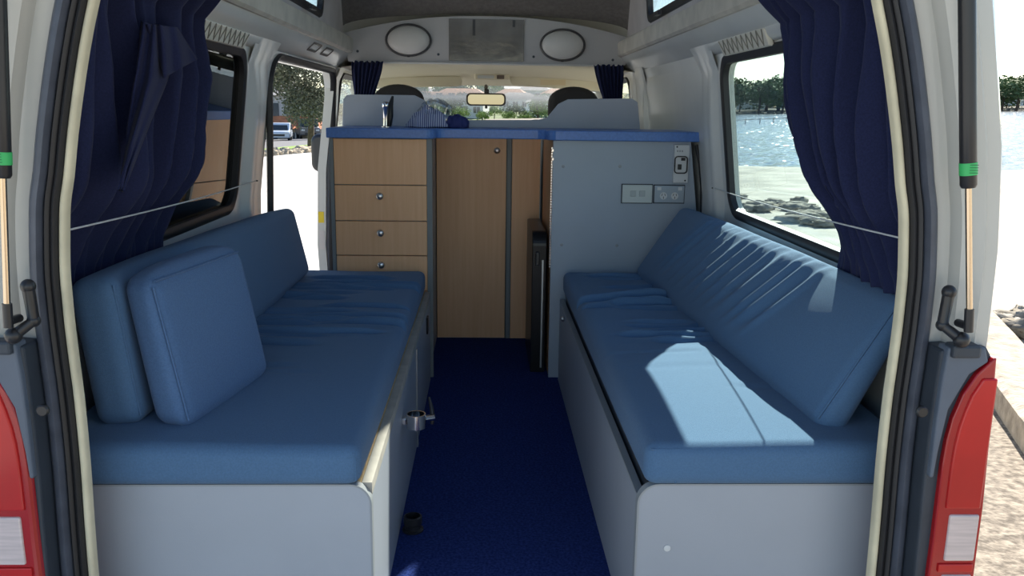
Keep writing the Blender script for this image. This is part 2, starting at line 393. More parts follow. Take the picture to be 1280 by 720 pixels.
# cab headlining
rows=[]
for y,z in ((4.02,1.158),(4.3,1.165),(4.6,1.155),(4.8,1.125),(5.0,1.08)):
    rows.append([Vector((x,y,z-.03*abs(x/.66)**3)) for x in [(-.68+1.36*k/16) for k in range(17)]]+[Vector((x,y,z+.02)) for x in [(.68-1.36*k/16) for k in range(17)]])
g=G().strip(rows,closed=True); struct(g.mk('trim_%d'%n,creamp,smooth=60)); n+=1
# windscreen
g=G(); 
rows=[[Vector((x*(.66 if k==0 else .74),(5.02 if k==0 else 5.62)+(-.10*abs(x)**3),1.085 if k==0 else .72)) for x in [-1+2*i/20 for i in range(21)]] for k in (0,1)]
g.strip(rows); o=g.mk('window_7',screeng,smooth=60); struct(o)
sl=o.modifiers.new('s','SOLIDIFY'); sl.thickness=.005
# A pillars + front header
for s in (-1,1):
    g=G(); g.tube([(s*.66,4.98,1.10),(s*.70,5.25,.93),(s*.75,5.55,.72),(s*.77,5.7,.5)],.032,10)
    struct(g.mk('trim_%d'%n,creamp,smooth=60)); n+=1
g=G(); g.box((-.80,5.55,-.3),(.80,6.0,.70)); struct(g.mk('trim_%d'%n,darkclad,bevel=.05)); n+=1
# ------------------------------------------------------------------ rear aperture
CX=.009
APT=[(-.02,.625),(.1,.627),(.2,.6275),(.3,.626),(.4,.6235),(.5,.6235),(.565,.6255),(.62,.627),(.66,.627),(.70,.6265),(.75,.6225),(.80,.617),(.84,.608),(.90,.597),(.977,.580),(1.04,.564),(1.09,.549),(1.15,.53),(1.20,.505),(1.25,.468),(1.285,.41),(1.305,.33),(1.315,.2),(1.32,0)]
def _cr(P,k=3):
    out=[]
    for i in range(len(P)-1):
        p0=P[max(i-1,0)];p1=P[i];p2=P[i+1];p3=P[min(i+2,len(P)-1)]
        for j in range(k):
            t=j/k; out.append(tuple(.5*((2*b)+(-a+c)*t+(2*a-5*b+4*c-d)*t*t+(-a+3*b-3*c+d)*t**3) for a,b,c,d in zip(p0,p1,p2,p3)))
    return out+[P[-1]]
APT=_cr(APT); NZS=[i for i,(z,w) in enumerate(APT) if z>=1.2499][0]
def outl(z): return interp([(-.4,.75),(0,.76),(.2,.762),(.34,.760),(.50,.758),(.60,.757),(.75,.755),(.9,.742),(1.1,.704),(1.2,.68),(1.3,.64)],z)
def apts(s): return [Vector((CX+s*w,0,z)) for z,w in APT]
def norms(P,s):
    out=[]
    for i,p in enumerate(P):
        a=P[max(i-1,0)]; b=P[min(i+1,len(P)-1)]; t=(b-a).normalized(); nrm=Vector((t.z,0,-t.x))
        if s<0: nrm=-nrm
        if i==len(P)-1: nrm=Vector((0,0,1))
        out.append(nrm)
    return out
def ap_loft(name,prof,m,smooth=60,parent=None,trimz=None):
    rows=[]
    for s in (1,-1):
        P=apts(s); N=norms(P,s); rr=[[p+nn*o+Vector((0,y,0)) for o,y in prof] for p,nn in zip(P,N)]
        if s==1: rows+=rr
        else: rows+=rr[:-1][::-1]
    return G().ring(rows).mk(name,m,parent,smooth=smooth)
seal=ap_loft('trim_%d'%n,[(-.001,1.262),(-.001,1.25),(.002,1.246),(.007,1.246),(.010,1.25),(.010,1.262)],creamtrim); struct(seal); n+=1
ap_loft('rubber_bead',[(.010,1.264),(.010,1.246),(.014,1.240),(.018,1.242),(.0195,1.247),(.021,1.242),(.026,1.240),(.030,1.246),(.030,1.264)],rubber,parent=seal)
ap_loft('rubber_lip',[(.030,1.265),(.030,1.240),(.034,1.232),(.041,1.232),(.048,1.240),(.050,1.265)],rubber2,parent=seal)
# rear body ring
rows=[]
def orow(s):
    P=apts(s); N=norms(P,s); out=[]
    for i,(p,nn) in enumerate(zip(P,N)):
        z=p.z
        a=p+nn*.046
        if z<1.21 or i<=NZS-3: O=Vector((CX+s*outl(z),0,z)); side=Vector((CX+s*(ox(z)+.0),0,z))
        else:
            f=min(1,max(0,(z-1.21)/.11)) if z<1.319 else 1; f=(i-(NZS-4))/(len(P)-1-(NZS-4)); O=Vector((CX+s*(.68*(1-f)**.7),0,1.21+.5*f**.6)); side=O*1.03
        def L(f): return a.lerp(O,f)
        Y=lambda v,y: Vector((v.x,y,v.z))
        out.append([Y(a,1.275),Y(a,1.256),Y(L(.08),1.250),Y(L(.28),1.246),Y(L(.36),1.226),Y(L(.66),1.210),Y(L(.70),1.213),Y(L(.90),1.212),Y(L(.98),1.222),Y(O+(O-a)*.03,1.25),*( [Y(Vector((CX+s*min(abs(side.lerp(O,.3).x-CX),outl(z)*1.045),0,z)),1.30),Y(Vector((CX+s*min(abs(side.x-CX),outl(z)*1.125),0,z)),1.42)] if z<1.21 else [Y(O+(O-a)*.035,1.30),Y(O+(O-a)*.05,1.42)] ),Y(side.lerp(p,.3),1.44)])
    return out
rr=orow(1); rl=orow(-1)
body=G().strip(rr+rl[:-1][::-1]).mk('wall_rear',paint,smooth=35); struct(body)
# lower sill / bumper
g=G(); g.box((-.78,1.12,-.22),(.80,1.27,-.035)); struct(g.mk('trim_%d'%n,darkclad,bevel=.02)); n+=1
# grey lamp surround, both sides
def seal_x(z,s,off): return CX+s*(interp(APT[:NZS],z)+off)
for s in (-1,1):
    inner=[Vector((seal_x(z,s,.047),1.200,z)) for z in (-.03,.1,.2,.3,.4,.5,.56,.60)]
    outer=[Vector((CX+s*xx,1.200,z)) for xx,z in ((.742,.606),(.752,.590),(.760,.4),(.760,.2),(.755,-.03))]
    g=G().prism(inner+outer,(0,.05,0)); t=g.mk('trim_%d'%n,darkclad,bevel=.004); struct(t); n+=1
    # lighter stepped plastic beside the seal
    g=G(); g.prism([Vector((seal_x(z,s,.05),1.190,z)) for z in (.40,.5,.56)]+[Vector((seal_x(.6,s,.052),1.190,.607)),Vector((CX+s*.735,1.190,.607)),Vector((CX+s*.742,1.190,.585)),Vector((CX+s*.715,1.190,.565)),Vector((CX+s*.690,1.190,.51)),Vector((CX+s*.682,1.190,.44)),Vector((CX+s*.68,1.190,.40))],(0,.03,0))
    g.mk('step_panel',greyclad,t,bevel=.006)
    g=G(); g.box((min(seal_x(.6,s,.055),CX+s*.725),1.182,.592),(max(seal_x(.6,s,.055),CX+s*.725),1.21,.612)); g.mk('ledge',darkclad,t,bevel=.004)
    g=G().lathe([(.009,0),(.009,.004),(.007,.006)],(CX+s*.648,1.190,.508),(0,-1,0),16); g.mk('screw_cap',blackp,t,smooth=30)
# tail lamps
def lamp(s):
    lab='red tail light with white reversing lens on the %s rear corner of the van'%('right' if s>0 else 'left')
    t=thing('tail_light',lab,'tail light',(CX+s*.73,1.2,.1),'tail lights on the rear corners')
    xo=.764
    prof=[(.739,.590),(.717,.566),(.700,.535),(.688,.495),(.683,.46),(.681,.42),(.681,.30),(.680,.2),(.678,.1)]
    prof=[(a+(.010 if s>0 else -.003),b) for a,b in prof]
    pts=[Vector((CX+s*x,0,z)) for x,z in prof]+[Vector((CX+s*(xo-.012),0,.1)),Vector((CX+s*xo,0,.2)),Vector((CX+s*xo,0,.35)),Vector((CX+s*(xo-.004),0,.47)),Vector((CX+s*(xo-.010),0,.592))]
    g=G().prism([p+Vector((0,1.190,0)) for p in pts],(0,.12,0)); g.mk('housing',redd,t,bevel=.010,seg=3)
    def band(z0,z1,m,nm,ins=.012,y=1.1865):
        P=[]
        zz=[z0+(z1-z0)*i/8 for i in range(9)]
        for z in zz: P.append(Vector((CX+s*(interp(sorted([(b,a) for a,b in prof]),z)+ins),y,z)))
        for z in zz[::-1]: P.append(Vector((CX+s*(xo-.006),y,z)))
        G().prism(P,(0,.012,0)).mk(nm,m,t,bevel=.003)
    band(.350,.560,redl,'red_lens'); band(.262,.340,clearl,'reversing_lens',.020); band(.243,.257,redl,'lens_divider'); band(.12,.238,clearl,'lower_lens',.02)
lamp(1); lamp(-1)
# gas struts
def strut(s):
    lab='black gas strut with green label at the %s side of the tailgate opening'%('right' if s>0 else 'left')
    p0=Vector((CX+s*(.690 if s>0 else .671),1.165,.650)); p1=Vector((CX+s*(.664 if s>0 else .656),1.165,.845)); d=(p1-p0).normalized()
    top2=p1+d*.80
    t=thing('gas_strut',lab,'gas strut',p0,'gas struts of the tailgate')
    G().tube([p0+d*.01,p1+d*.01],.0045,12).mk('rod',gold,t,smooth=60)
    c=G().tube([p1,p1+d*.004,p1+d*.10,top2],[.009,.0112,.0112,.0112],20).mk('cylinder',blackp,t,smooth=50)
    a=p1+d*.018; lb=G().tube([a,a+d*.017],.0119,20).mk('green_label',green,t,smooth=50); lb['label']='green label with a dark printed figure'
    for k in range(4):
        G().box((a.x-.006,a.y-.0126,a.z+.003+.0036*k),(a.x+.006,a.y-.0120,a.z+.0038+.0036*k)).mk('label_print',mat('dark green print',(.01,.12,.04),.5),lb)
    G().tube([p0-Vector((0,0,.012)),p0+d*.022],.0065,12).mk('end_socket',blackp,t,smooth=50)
    # bracket: dog bone
    b0=Vector((CX+s*(.672 if s>0 else .655),1.196,.690)); b1=Vector((CX+s*(.668 if s>0 else .652),1.196,.640)); b2=Vector((CX+s*(.690 if s>0 else .674),1.180,.622))
    g=G(); g.tube([b0,b1,b2],.0085,12); g.ball(b0,.0105,8); g.ball(b1,.0095,8); g.ball(b2,.012,8)
    g.tube([p0-Vector((0,0,.004)),p0+Vector((0,.03,-.006))],.006,10)
    g.mk('bracket',blackp,t,smooth=60)
strut(1); strut(-1)
# raised tailgate above the opening (out of frame, it shades the rear)
g=G().prism([(-.60,1.18,1.60),(-.60,1.15,1.66),(-.60,.12,1.98),(-.60,.08,1.93),(-.60,.12,1.88)],(1.2,0,0))
struct(g.mk('door_2',paint,bevel=.01))
# ------------------------------------------------------------------ benches
SEAT=.395; BT=.322
def bench(s,x_in,x_out,label):
    t=thing('bench_box',label,'bench',(s*(x_in+x_out)/2,2.1,0),'bench boxes along both walls')
    r=.035
    # end board with a rounded inner top corner
    P=[Vector((s*x_out,1.335,0)),Vector((s*x_in,1.335,0))]
    for k in range(9):
        a=PI/2*k/8; P.append(Vector((s*(x_in+r-r*math.cos(a)),1.335,BT-r+r*math.sin(a))))
    P.append(Vector((s*x_out,1.335,BT)))
    eb=G().prism(P,(0,.016,0)).mk('end_board',lam,t)
    # edging strip following the outline
    rows=[]
    for q in P[1:]: 
        c=Vector((s*(x_in+r),1.335,BT-r)); 
        rows.append(q)
    g=G()
    rows=[]
    Q=P[1:]
    for i,q in enumerate(Q):
        a=Q[max(i-1,0)]; b=Q[min(i+1,len(Q)-1)]; tt=(b-a).normalized(); nn=Vector((-tt.z,0,tt.x))*(1 if s>0 else -1)
        if (q+nn*.01-Vector((s*(x_in+.1),1.335,.1))).length<(q-Vector((s*(x_in+.1),1.335,.1))).length: nn=-nn
        rows.append([q+nn*.002+Vector((0,-.0008,0)),q+nn*.002+Vector((0,.0168,0)),q-nn*.0012+Vector((0,.0168,0)),q-nn*.0012+Vector((0,-.0008,0))])
    G().strip(rows,closed=True).mk('edging',lam_edge,t,smooth=40)
    # aisle side board
    x0,x1=sorted((s*x_in,s*(x_in+.014)))
    box('side_board',(x0,1.352,0),(x1,2.90,BT-.028),lam,t,bevel=.0015)
    box('top_edging',(x0,1.352,BT-.0285),(x1,2.90,BT-.0245),lam_edge,t)
    x0,x1=sorted((s*(x_in+.018),s*x_out))
    lid=box('lid',(x0,1.353,BT-.016),(x1,2.90,BT-.002),ply if s<0 else blackp,t,bevel=.001)  # black on the right paints in the shade of the recess
    # dark rail backing the gap; its colour paints the recess shade
    x0,x1=sorted((s*(x_in+.02),s*(x_in+.034)))
    box('rail',(x0,1.353,.02),(x1,2.88,BT-.017),darkclad,t)
    return t
bl=bench(-1,.190,.735,'grey laminate bench box with plywood lid edge under the left blue seat')
br=bench(1,.265,.735,'grey laminate bench box with rounded corner board under the right blue seat')
# screw cap low on the right board, latch, join strip
G().lathe([(.006,0),(.006,.001),(.004,.0015)],(.3185,1.3345,.205),(0,-1,0),14).mk('screw_cap',whitep,br,smooth=30)
G().lathe([(.008,0),(.010,.004),(.008,.010),(.003,.012)],(.2645,2.72,.27),(-1,0,0),16).mk('catch_knob',steel,br,smooth=40)
box('joint_strip',(-.1895,2.28,.0),(-.186,2.30,.288),alu,bl)
box('catch',(-.1895,2.70,.22),(-.184,2.74,.275),blackp,bl,bevel=.002)
# left box: plywood step edge seen by the seat
box('ply_edge',(-.207,1.353,BT-.0238),(-.1895,2.90,BT-.003),mat('pale ply edging',(.46,.43,.37),.6,noise_amt=.12,noise_scale=20),bl)
# black socket on the floor by the left box, and pole clamp ring
g=G().lathe([(.024,0),(.024,.004),(.019,.006),(.019,.016),(.021,.018),(.021,.034),(.017,.036),(.017,.010)],(-.160,1.79,.001),n=24)
tag(g.mk('pole_socket',blackp,smooth=35),'small black round socket on the blue carpet beside the left bench','socket')
t=thing('pole_clamp','chrome ring clamp with black handle on the aisle side of left bench','clamp',(-.16,1.88,.215))
c=Vector((-.158,1.88,.0))
g=G().lathe([(.020,.215),(.023,.215),(.023,.248),(.020,.248),(.020,.216)],c,n=28); g.mk('ring',chrome,t,smooth=35)
G().box((-.190,1.868,.224),(-.180,1.892,.240)).mk('mounting_lug',chrome,t,bevel=.002)
G().tube([(-.138,1.89,.232),(-.118,1.90,.232)],.008,12).mk('bolt',chrome,t,smooth=50)
G().tube([(-.122,1.90,.215),(-.120,1.902,.232),(-.124,1.91,.255),(-.130,1.92,.275)],[.004,.006,.005,.003],10).mk('lever',blackp,t,smooth=50)
# ------------------------------------------------------------------ cushions
def ridge(x,c,w): return math.exp(-((x-c)/w)**2)
def wr_seat(seed,side):
    rr=random.Random(seed); L=[]
    for k in range(28): L.append((*((rr.uniform(1.95,2.30) if k<9 else rr.uniform(2.3,2.8),rr.uniform(.009,.015),rr.uniform(.008,.016)) if k<23 else (rr.uniform(1.6,2.1),rr.uniform(.012,.02),rr.uniform(.001,.003))),rr.uniform(.0,.5),rr.uniform(-.12,.12),rr.uniform(.25,.6)))
    def f(u,v,w,P,az):
        if w<.6: return Vector((0,0,0))
        h=0
        uu=u if side<0 else 1-u   # 0 at wall, 1 at aisle
        for c,wd,am,u0,sl,ln in L:
            env=ssm((uu-u0)/.15)*ssm((u0+ln+.15-uu)/.15)
            y=P.y+sl*(uu-.5)*.4+.012*math.sin(uu*5+c*9)
            h+= -am*ridge(y,c,wd)*env + am*.6*ridge(y,c+wd*1.6,wd*1.2)*env
        h+=.003*math.sin(P.y*9+uu*3)*math.sin(uu*4+1)
        return az*h*ssm((w-.6)/.3)
    return f
def pnts(x0,x1,y0,y1,z0,z1): return [(x0,y0,z0),(x1,y0,z0),(x1,y1,z0),(x0,y1,z0),(x0,y0,z1),(x1,y0,z1),(x1,y1,z1),(x0,y1,z1)]
cushion('seat_cushion',pnts(-.735,-.205,1.325,2.90,BT,SEAT),.022,fab,'long blue seat cushion on the left bench box, under the scatter cushion','cushion','long blue seat cushions',n=(44,340,10),puff=.006,wr=wr_seat(3,-1),
    parts=[[(.02+.96*i/20,.004,.80) for i in range(21)],[(.985,.004,.15+.6*i/6) for i in range(7)]])
cushion('seat_cushion',pnts(.272,.735,1.325,2.88,BT,SEAT+.004),.022,fab,'long blue seat cushion on the right bench box with a sunlit patch','cushion','long blue seat cushions',n=(44,340,10),puff=.006,wr=wr_seat(11,1),
    parts=[[(.02+.96*i/20,.004,.86) for i in range(21)],[(.115,.002,.10+.7*i/6) for i in range(7)]])
# back cushions: order u = inner->outer (thickness), v = near->far, w = bottom->top
def wr_back(seed,amp):
    rr=random.Random(seed); L=[(1.72+.066*k+rr.uniform(-.008,.008),rr.uniform(.011,.016),rr.uniform(.6,1.1)) for k in range(13)]
    def f(u,v,w,P,az):
        if u>.3 or not amp: return Vector((.0015*math.sin(P.y*14),0,0))
        h=0
        for c,wd,am in L:
            y=P.y+(w-.6)*.12-.25*(w-.7)**2
            env=ssm((w-.12)/.3)*ssm((1.03-w)/.12)
            h+=am*(ridge(y,c,wd)-.7*ridge(y,c+wd*2.2,wd*1.2))*env
        return Vector((-.9,0,.35))*h*amp*ssm((.3-u)/.2)
    return f
def backc(bot_n,top_n,bot_f,top_f,th,s,label,wr):
    # inner bottom near, inner top near, ... as points; thickness vector outward/up
    def outer(b,tp):
        d=(tp-b); nrm=Vector((d.z,0,-d.x)).normalized()*th*(1 if s>0 else -1)
        if s<0: nrm=Vector((-d.z,0,d.x)).normalized()*th
        return nrm
    bn,tn,bf,tf=[Vector(q) for q in (bot_n,top_n,bot_f,top_f)]
    on=outer(bn,tn); of=outer(bf,tf)
    c=[bn,bn+on,bf+of,bf,tn,tn+on,tf+of,tf]
    for q in c:
        if q.x>.748: q.x=.748
    return cushion('back_cushion',c,.026,fab,label,'cushion','long blue back cushions',n=(8,400,56),puff=.008,wr=wr,parts=[[(.06,.006,.06+.88*i/10) for i in range(11)]],pu=(3.2 if s>0 else .4))
backc((-.590,1.41,.400),(-.622,1.41,.662),(-.578,2.80,.405),(-.628,2.80,.625),.085,-1,'long blue back cushion leaning on the left wall behind the scatter cushion',wr_back(4,0))
backc((.582,1.40,.402),(.722,1.40,.640),(.508,2.84,.405),(.664,2.84,.640),.062,1,'long blue back cushion with diagonal folds leaning below right window',wr_back(5,.008))
# scatter cushion
sc=[(-.505,1.395,.398),(-.575,1.415,.398),(-.525,1.745,.398),(-.445,1.725,.398),(-.560,1.41,.655),(-.622,1.435,.650),(-.560,1.755,.662),(-.497,1.735,.658)]
sc=[(x+.0,y,z) for x,y,z in sc]
cushion('scatter_cushion',sc,.024,mat('scatter upholstery',(.090,.172,.325),.85,spec=.25,sheen=.10,noise_amt=.08,noise_scale=330,bump=.25,bump_scale=900,detail=2),'square blue scatter cushion leaning on the left back cushion','cushion',n=(10,36,36),puff=.014,
    parts=[[(.04,.02,.05+.9*i/10) for i in range(11)],[(.04,.05+.9*i/10,.985) for i in range(11)]])
# ------------------------------------------------------------------ cabinets
CY=2.93
t=thing('drawer_cabinet','beech drawer cabinet with grey edge posts at the left of the kitchen','cabinet',(-.35,3.2,0))
box('body',(-.515,CY+.018,0),(-.2,3.62,.845),lam,t); box('outer_side_panel',(-.5285,CY+.021,0),(-.5155,3.62,.845),beech,t)
post=mat('grey edge post',(.20,.215,.215),.5); box('edge_post',(-.529,CY-.001,0),(-.5165,CY+.02,.845),post,t); box('edge_post',(-.1995,CY-.001,0),(-.1815,CY+.02,.845),post,t)
def knob(p,parent,ax=(0,-1,0)):
    G().lathe([(.005,0),(.005,.010),(.0105,.012),(.0125,.017),(.011,.022),(.006,.0245),(.0005,.025)],p,ax,20).mk('knob',steel,parent,smooth=50)
zs=[(.6885,.843,None),(.5645,.6855,.65),(.4435,.5615,.523),(.318,.4405,.411),(.06,.315,.27)]
for z0,z1,kz in zs:
    d=box('drawer' if kz else 'panel',(-.5155,CY,z0),(-.2005,CY+.017,z1),beech,t,bevel=.0015)
    if kz: knob((-.3600,CY,kz),d)
box('plinth',(-.515,CY+.03,0),(-.2,CY+.035,.06),lam,t)
# tall door in the recess
t=thing('door_cabinet','tall beech cabinet door with one knob in the kitchen recess','cabinet',(0,3.6,0))
box('body',(-.198,3.472,0),(.222,3.84,.845),lam,t)
d=box('door',(-.197,3.452,.006),(.085,3.47,.842),beech,t,bevel=.0015); knob((.047,3.452,.785),d)
box('edge_strip',(.088,3.448,.004),(.106,3.47,.844),MATS['grey edge post'],t,bevel=.002)
box('edge_strip',(.0855,3.456,.004),(.0878,3.47,.844),blackp,t)
box('side_panel',(.1085,3.452,.004),(.222,3.47,.844),beech,t)
# right hand grey cabinet
lam2=mat('blue grey laminate',(.34,.395,.46),.42,noise_amt=.05,noise_scale=3)
t=thing('appliance_cabinet','grey laminate cabinet end panel carrying the sockets above the right bench','cabinet',(.5,3.2,0))
P=[Vector((.232,CY,0)),Vector((.232,CY,.845)),Vector((.705,CY,.845)),Vector((.722,CY,.72)),Vector((.738,CY,.6)),Vector((.742,CY,.45)),Vector((.742,CY,0))]
G().prism(P,(0,.016,0)).mk('end_panel',lam2,t,bevel=.001)
box('body',(.248,CY+.017,0),(.70,3.84,.845),lam,t)
box('side_face',(.2335,CY+.017,.0),(.2475,3.45,.845),beech,t)
g=G()
for k in range(46):
    z=.40+.0092*k; g.box((.2275,CY+.019,z),(.2334,CY+.028,z+.0065))
g.mk('piano_hinge',chrome,t)
g=G()
g.tube([at(866,181,Y=CY-.004)+Vector((.012,0,0)),at(872,205,Y=CY-.004)+Vector((.008,0,0)),at(876,235,Y=CY-.004)+Vector((.004,0,0)),at(877,262,Y=CY-.004),at(877,300,Y=CY-.004)],.006,8); g.mk('edge_seal',rubber,t,smooth=60)
for x,y in ((704,208),(775,208),(702,306),(771,307)):
    p=at(x,y,Y=CY); G().lathe([(.0055,0),(.0055,.0012),(.003,.002)],p,(0,-1,0),14).mk('screw_cap',lam_edge,t,smooth=30)
for x,y in ((691,188),(691,199)):
    p=at(x,y,Y=CY); G().box((p.x-.003,CY-.002,p.z-.004),(p.x+.003,CY,p.z+.004)).mk('hinge_screw',chrome,t)
# sockets
def pr(x0,y0,x1,y1,Y):
    a=at(x0,y1,Y=Y); b=at(x1,y0,Y=Y); return a.x,a.z,b.x,b.z
x0,z0,x1,z1=pr(777,231,815,253,CY)
t=thing('switch_plate','white double switch plate, left one of the two plates on grey panel','switch',((x0+x1)/2,CY,z0))
box('backing_plate',(x0-.003,CY-.004,z0-.003),(x1+.003,CY-.0005,z1+.003),darkclad,t); box('plate',(x0,CY-.010,z0),(x1,CY-.004,z1),mat('pale plate',(.55,.60,.58),.35),t,bevel=.0015)
for k in (.36,.66):
    xx=x0+(x1-x0)*k; box('switch_rocker',(xx-.010,CY-.0125,z0+.022),(xx+.010,CY-.010,z0+.042),mat('switch grey',(.42,.46,.46),.4),t,bevel=.002)
x0,z0,x1,z1=pr(817,232,855,253,CY)
t=thing('power_socket','twin three-pin power socket plate, right of the switch plate on grey panel','socket',((x0+x1)/2,CY,z0))
box('backing_plate',(x0-.003,CY-.004,z0-.003),(x1+.003,CY-.0005,z1+.003),darkclad,t); box('plate',(x0,CY-.010,z0),(x1,CY-.004,z1),mat('silver plate',(.34,.40,.47),.3,.3),t,bevel=.0015)
for k in (.30,.68):
    xx=x0+(x1-x0)*k; zc=z0+.024
    f=G().lathe([(.0125,0),(.0125,.002)],(xx,CY-.010,zc),(0,-1,0),20).mk('outlet',whitep,t)
    for dx,dz,a in ((-.005,.004,.35),(.005,.004,-.35),(0,-.006,0)):
        G().prism([(xx+dx-.001-a*.004,CY-.0125,zc+dz-.004),(xx+dx+.001-a*.004,CY-.0125,zc+dz-.004),(xx+dx+.001+a*.004,CY-.0125,zc+dz+.004),(xx+dx-.001+a*.004,CY-.0125,zc+dz+.004)],(0,.0008,0)).mk('pin_slot',blackp,f)
for k in (.08,.78):
    xx=x0+(x1-x0)*k; box('switch_rocker',(xx,CY-.013,z1-.016),(xx+.014,CY-.010,z1-.005),whitep,t,bevel=.001)
x0,z0,x1,z1=pr(840,181,861,228,CY)
t=thing('breaker_box','white circuit breaker box with black rounded frame under worktop end','breaker',((x0+x1)/2,CY,z0))
box('casing',(x0,CY-.016,z0),(x1,CY-.0005,z1),whitep,t,bevel=.002)
xa,za,xb,zb=pr(842,195,860,217,CY-.016); pin=rrect(xa+.004,za+.004,xb-.004,zb-.004,.008,5); pout=rrect(xa,za,xb,zb,.012,5)
G().ring([[Vector((a,CY-.016,b)),Vector((a,CY-.021,b)),Vector((c,CY-.021,d)),Vector((c,CY-.016,d))] for (a,b),(c,d) in zip(pin,pout)]).mk('frame',blackp,t)
xm=(xa+xb)/2; box('toggle',(xm-.011,CY-.022,za+.014),(xm+.002,CY-.016,za+.032),blackp,t,bevel=.001); box('toggle_stop',(xm,CY-.020,zb-.016),(xm+.014,CY-.016,zb-.006),blackp,t)
for p in ((x0+.008,z1-.007),(x1-.010,z0+.008)): G().lathe([(.003,0),(.003,.001)],(p[0],CY-.016,p[1]),(0,-1,0),10).mk('screw',blackp,t)
for k in range(3): G().box((x0+.008+.008*k,CY-.0166,z1-.024),(x0+.013+.008*k,CY-.016,z1-.018)).mk('print',lam_edge,t)
# black appliance at the aisle end of the right cabinet
t=thing('fridge','slim glossy black fridge standing in the recess beside the grey cabinet','fridge',(.2,3.15,0))
P=[Vector((.170,2.992,.0)),Vector((.170,2.992,.47))]
for k in range(9):
    a=PI/2*k/8; P.append(Vector((.170,2.992+.05-.05*math.cos(a),.47+.05*math.sin(a))))
P+= [Vector((.170,3.38,.52)),Vector((.170,3.38,0))]
G().prism(P,(.052,0,0)).mk('body',blackg,t,bevel=.003)
box('door_strip',(.205,2.984,.02),(.211,2.992,.42),alu,t); box('handle',(.182,2.980,.40),(.196,2.992,.45),blackp,t,bevel=.003)
# worktop U shape
P2=[(-.535,2.905)]
def arc(cx,cy,r,a0,a1,k=5): return [(cx+r*math.cos(math.radians(a0+(a1-a0)*i/k)),cy+r*math.sin(math.radians(a0+(a1-a0)*i/k))) for i in range(k+1)]
P2+=arc(-.21,2.945,.04,-90,0)+arc(-.13,2.955,.04,180,90)+arc(.17,2.955,.04,90,0)+arc(.25,2.945,.04,180,270)+[(.728,2.905),(.740,2.93),(.738,3.30),(-.535,3.30)]
g=G().prism([(x,y,.8455) for x,y in P2],(0,0,.033)); tag(g.mk('worktop',wtm,bevel=.003),'blue laminate worktop running across the drawers and grey cabinet','worktop')
# partition board behind worktop
pp=[(428,163),(429,124),(433,119),(440,118),(518,119),(530,125),(545,144),(556,150),(672,150),(684,147),(698,130),(710,124),(790,123),(797,128),(800,166)]
P=[at(x,y,Y=3.25) for x,y in pp]; 
for q in (P[0],P[-1]): q.z=.879
g=G().prism([Vector((p.x,3.25,p.z)) for p in P],(0,.016,0)); tag(g.mk('partition_board',lam,bevel=.0015),'grey partition board with a low dip behind the blue worktop','partition board')
# tap
t=thing('tap','chrome tap with black lever standing on the left of the worktop','tap',(-.352,3.08,.879))
c=Vector((-.352,3.08,.879))
G().lathe([(.018,0),(.018,.003),(.012,.005),(.011,.025),(.011,.066),(.014,.069),(.014,.082),(.009,.088),(.001,.089)],c,n=24).mk('body',chrome,t,smooth=50)
G().tube([c+Vector((.010,-.008,.004)),c+Vector((.014,-.008,.04)),c+Vector((.016,-.006,.075)),c+Vector((.024,0,.108))],[.009,.012,.010,.004],12).mk('lever',blackg,t,smooth=60)
G().tube([c+Vector((0,0,.06)),c+Vector((0,.04,.075)),c+Vector((0,.08,.065))],.007,12).mk('spout',chrome,t,smooth=60)
# striped bag
def stripes():
    m=bpy.data.materials.new('striped cloth'); m.use_nodes=True; nt=m.node_tree; b=nt.nodes['Principled BSDF']; b.inputs['Roughness'].default_value=.9
    tc=nt.nodes.new('ShaderNodeTexCoord'); w=nt.nodes.new('ShaderNodeTexWave'); w.bands_direction='X'; w.inputs['Scale'].default_value=42; w.inputs['Distortion'].default_value=.6
    r=nt.nodes.new('ShaderNodeValToRGB'); r.color_ramp.elements[0].color=(.03,.05,.20,1); r.color_ramp.elements[1].color=(.50,.55,.68,1)
    nt.links.new(tc.outputs['Object'],w.inputs['Vector']); nt.links.new(w.outputs[0],r.inputs[0]); nt.links.new(r.outputs[0],b.inputs['Base Color']); return m
def lump(name,c,sx,sy,sz,m,seed,parent=None,n=20,amp=.25,flat=True,pinch=0):
    V=[];F=[];c=Vector(c)
    for i in range(n+1):
        ph=PI*i/n
        for k in range(2*n):
            th=PI*k/n; d=Vector((math.sin(ph)*math.cos(th),math.sin(ph)*math.sin(th),-math.cos(ph)))
            q=1+amp*noise.noise(d*2.2+Vector((seed,seed*2,0)))+amp*.35*math.sin(th*9+seed)*math.sin(ph)
            z=d.z*q*sz; 
            if flat and z<0: z*=.12
            f=1-pinch*max(0,d.z)
            V.append(c+Vector((d.x*q*sx*f,d.y*q*sy*f,z)))
    for i in range(n):
        for k in range(2*n): F.append((i*2*n+k,i*2*n+(k+1)%(2*n),(i+1)*2*n+(k+1)%(2*n),(i+1)*2*n+k))
    mz=min(v.z for v in V)
    return mk(name,V,F,m,parent,smooth=180)
t=thing('cloth_bag','blue and white striped cloth bag lying on the worktop beside the tap','bag',(-.20,3.10,.879))
lump('bag_body',(-.198,3.10,.884),.080,.06,.066,stripes(),3,t,pinch=.35)
vin=glassmat('clear plastic film',(.86,.88,.90),rough=.12,fixed=.22)
lump('plastic_liner',(-.178,3.11,.928),.052,.035,.048,vin,9,t,amp=.5,flat=False)
tag(lump('pouch',(-.108,3.10,.882),.046,.04,.042,mat('navy pouch cloth',(.02,.03,.14),.8),5),'small navy cloth pouch slumped beside the striped bag on worktop','pouch')
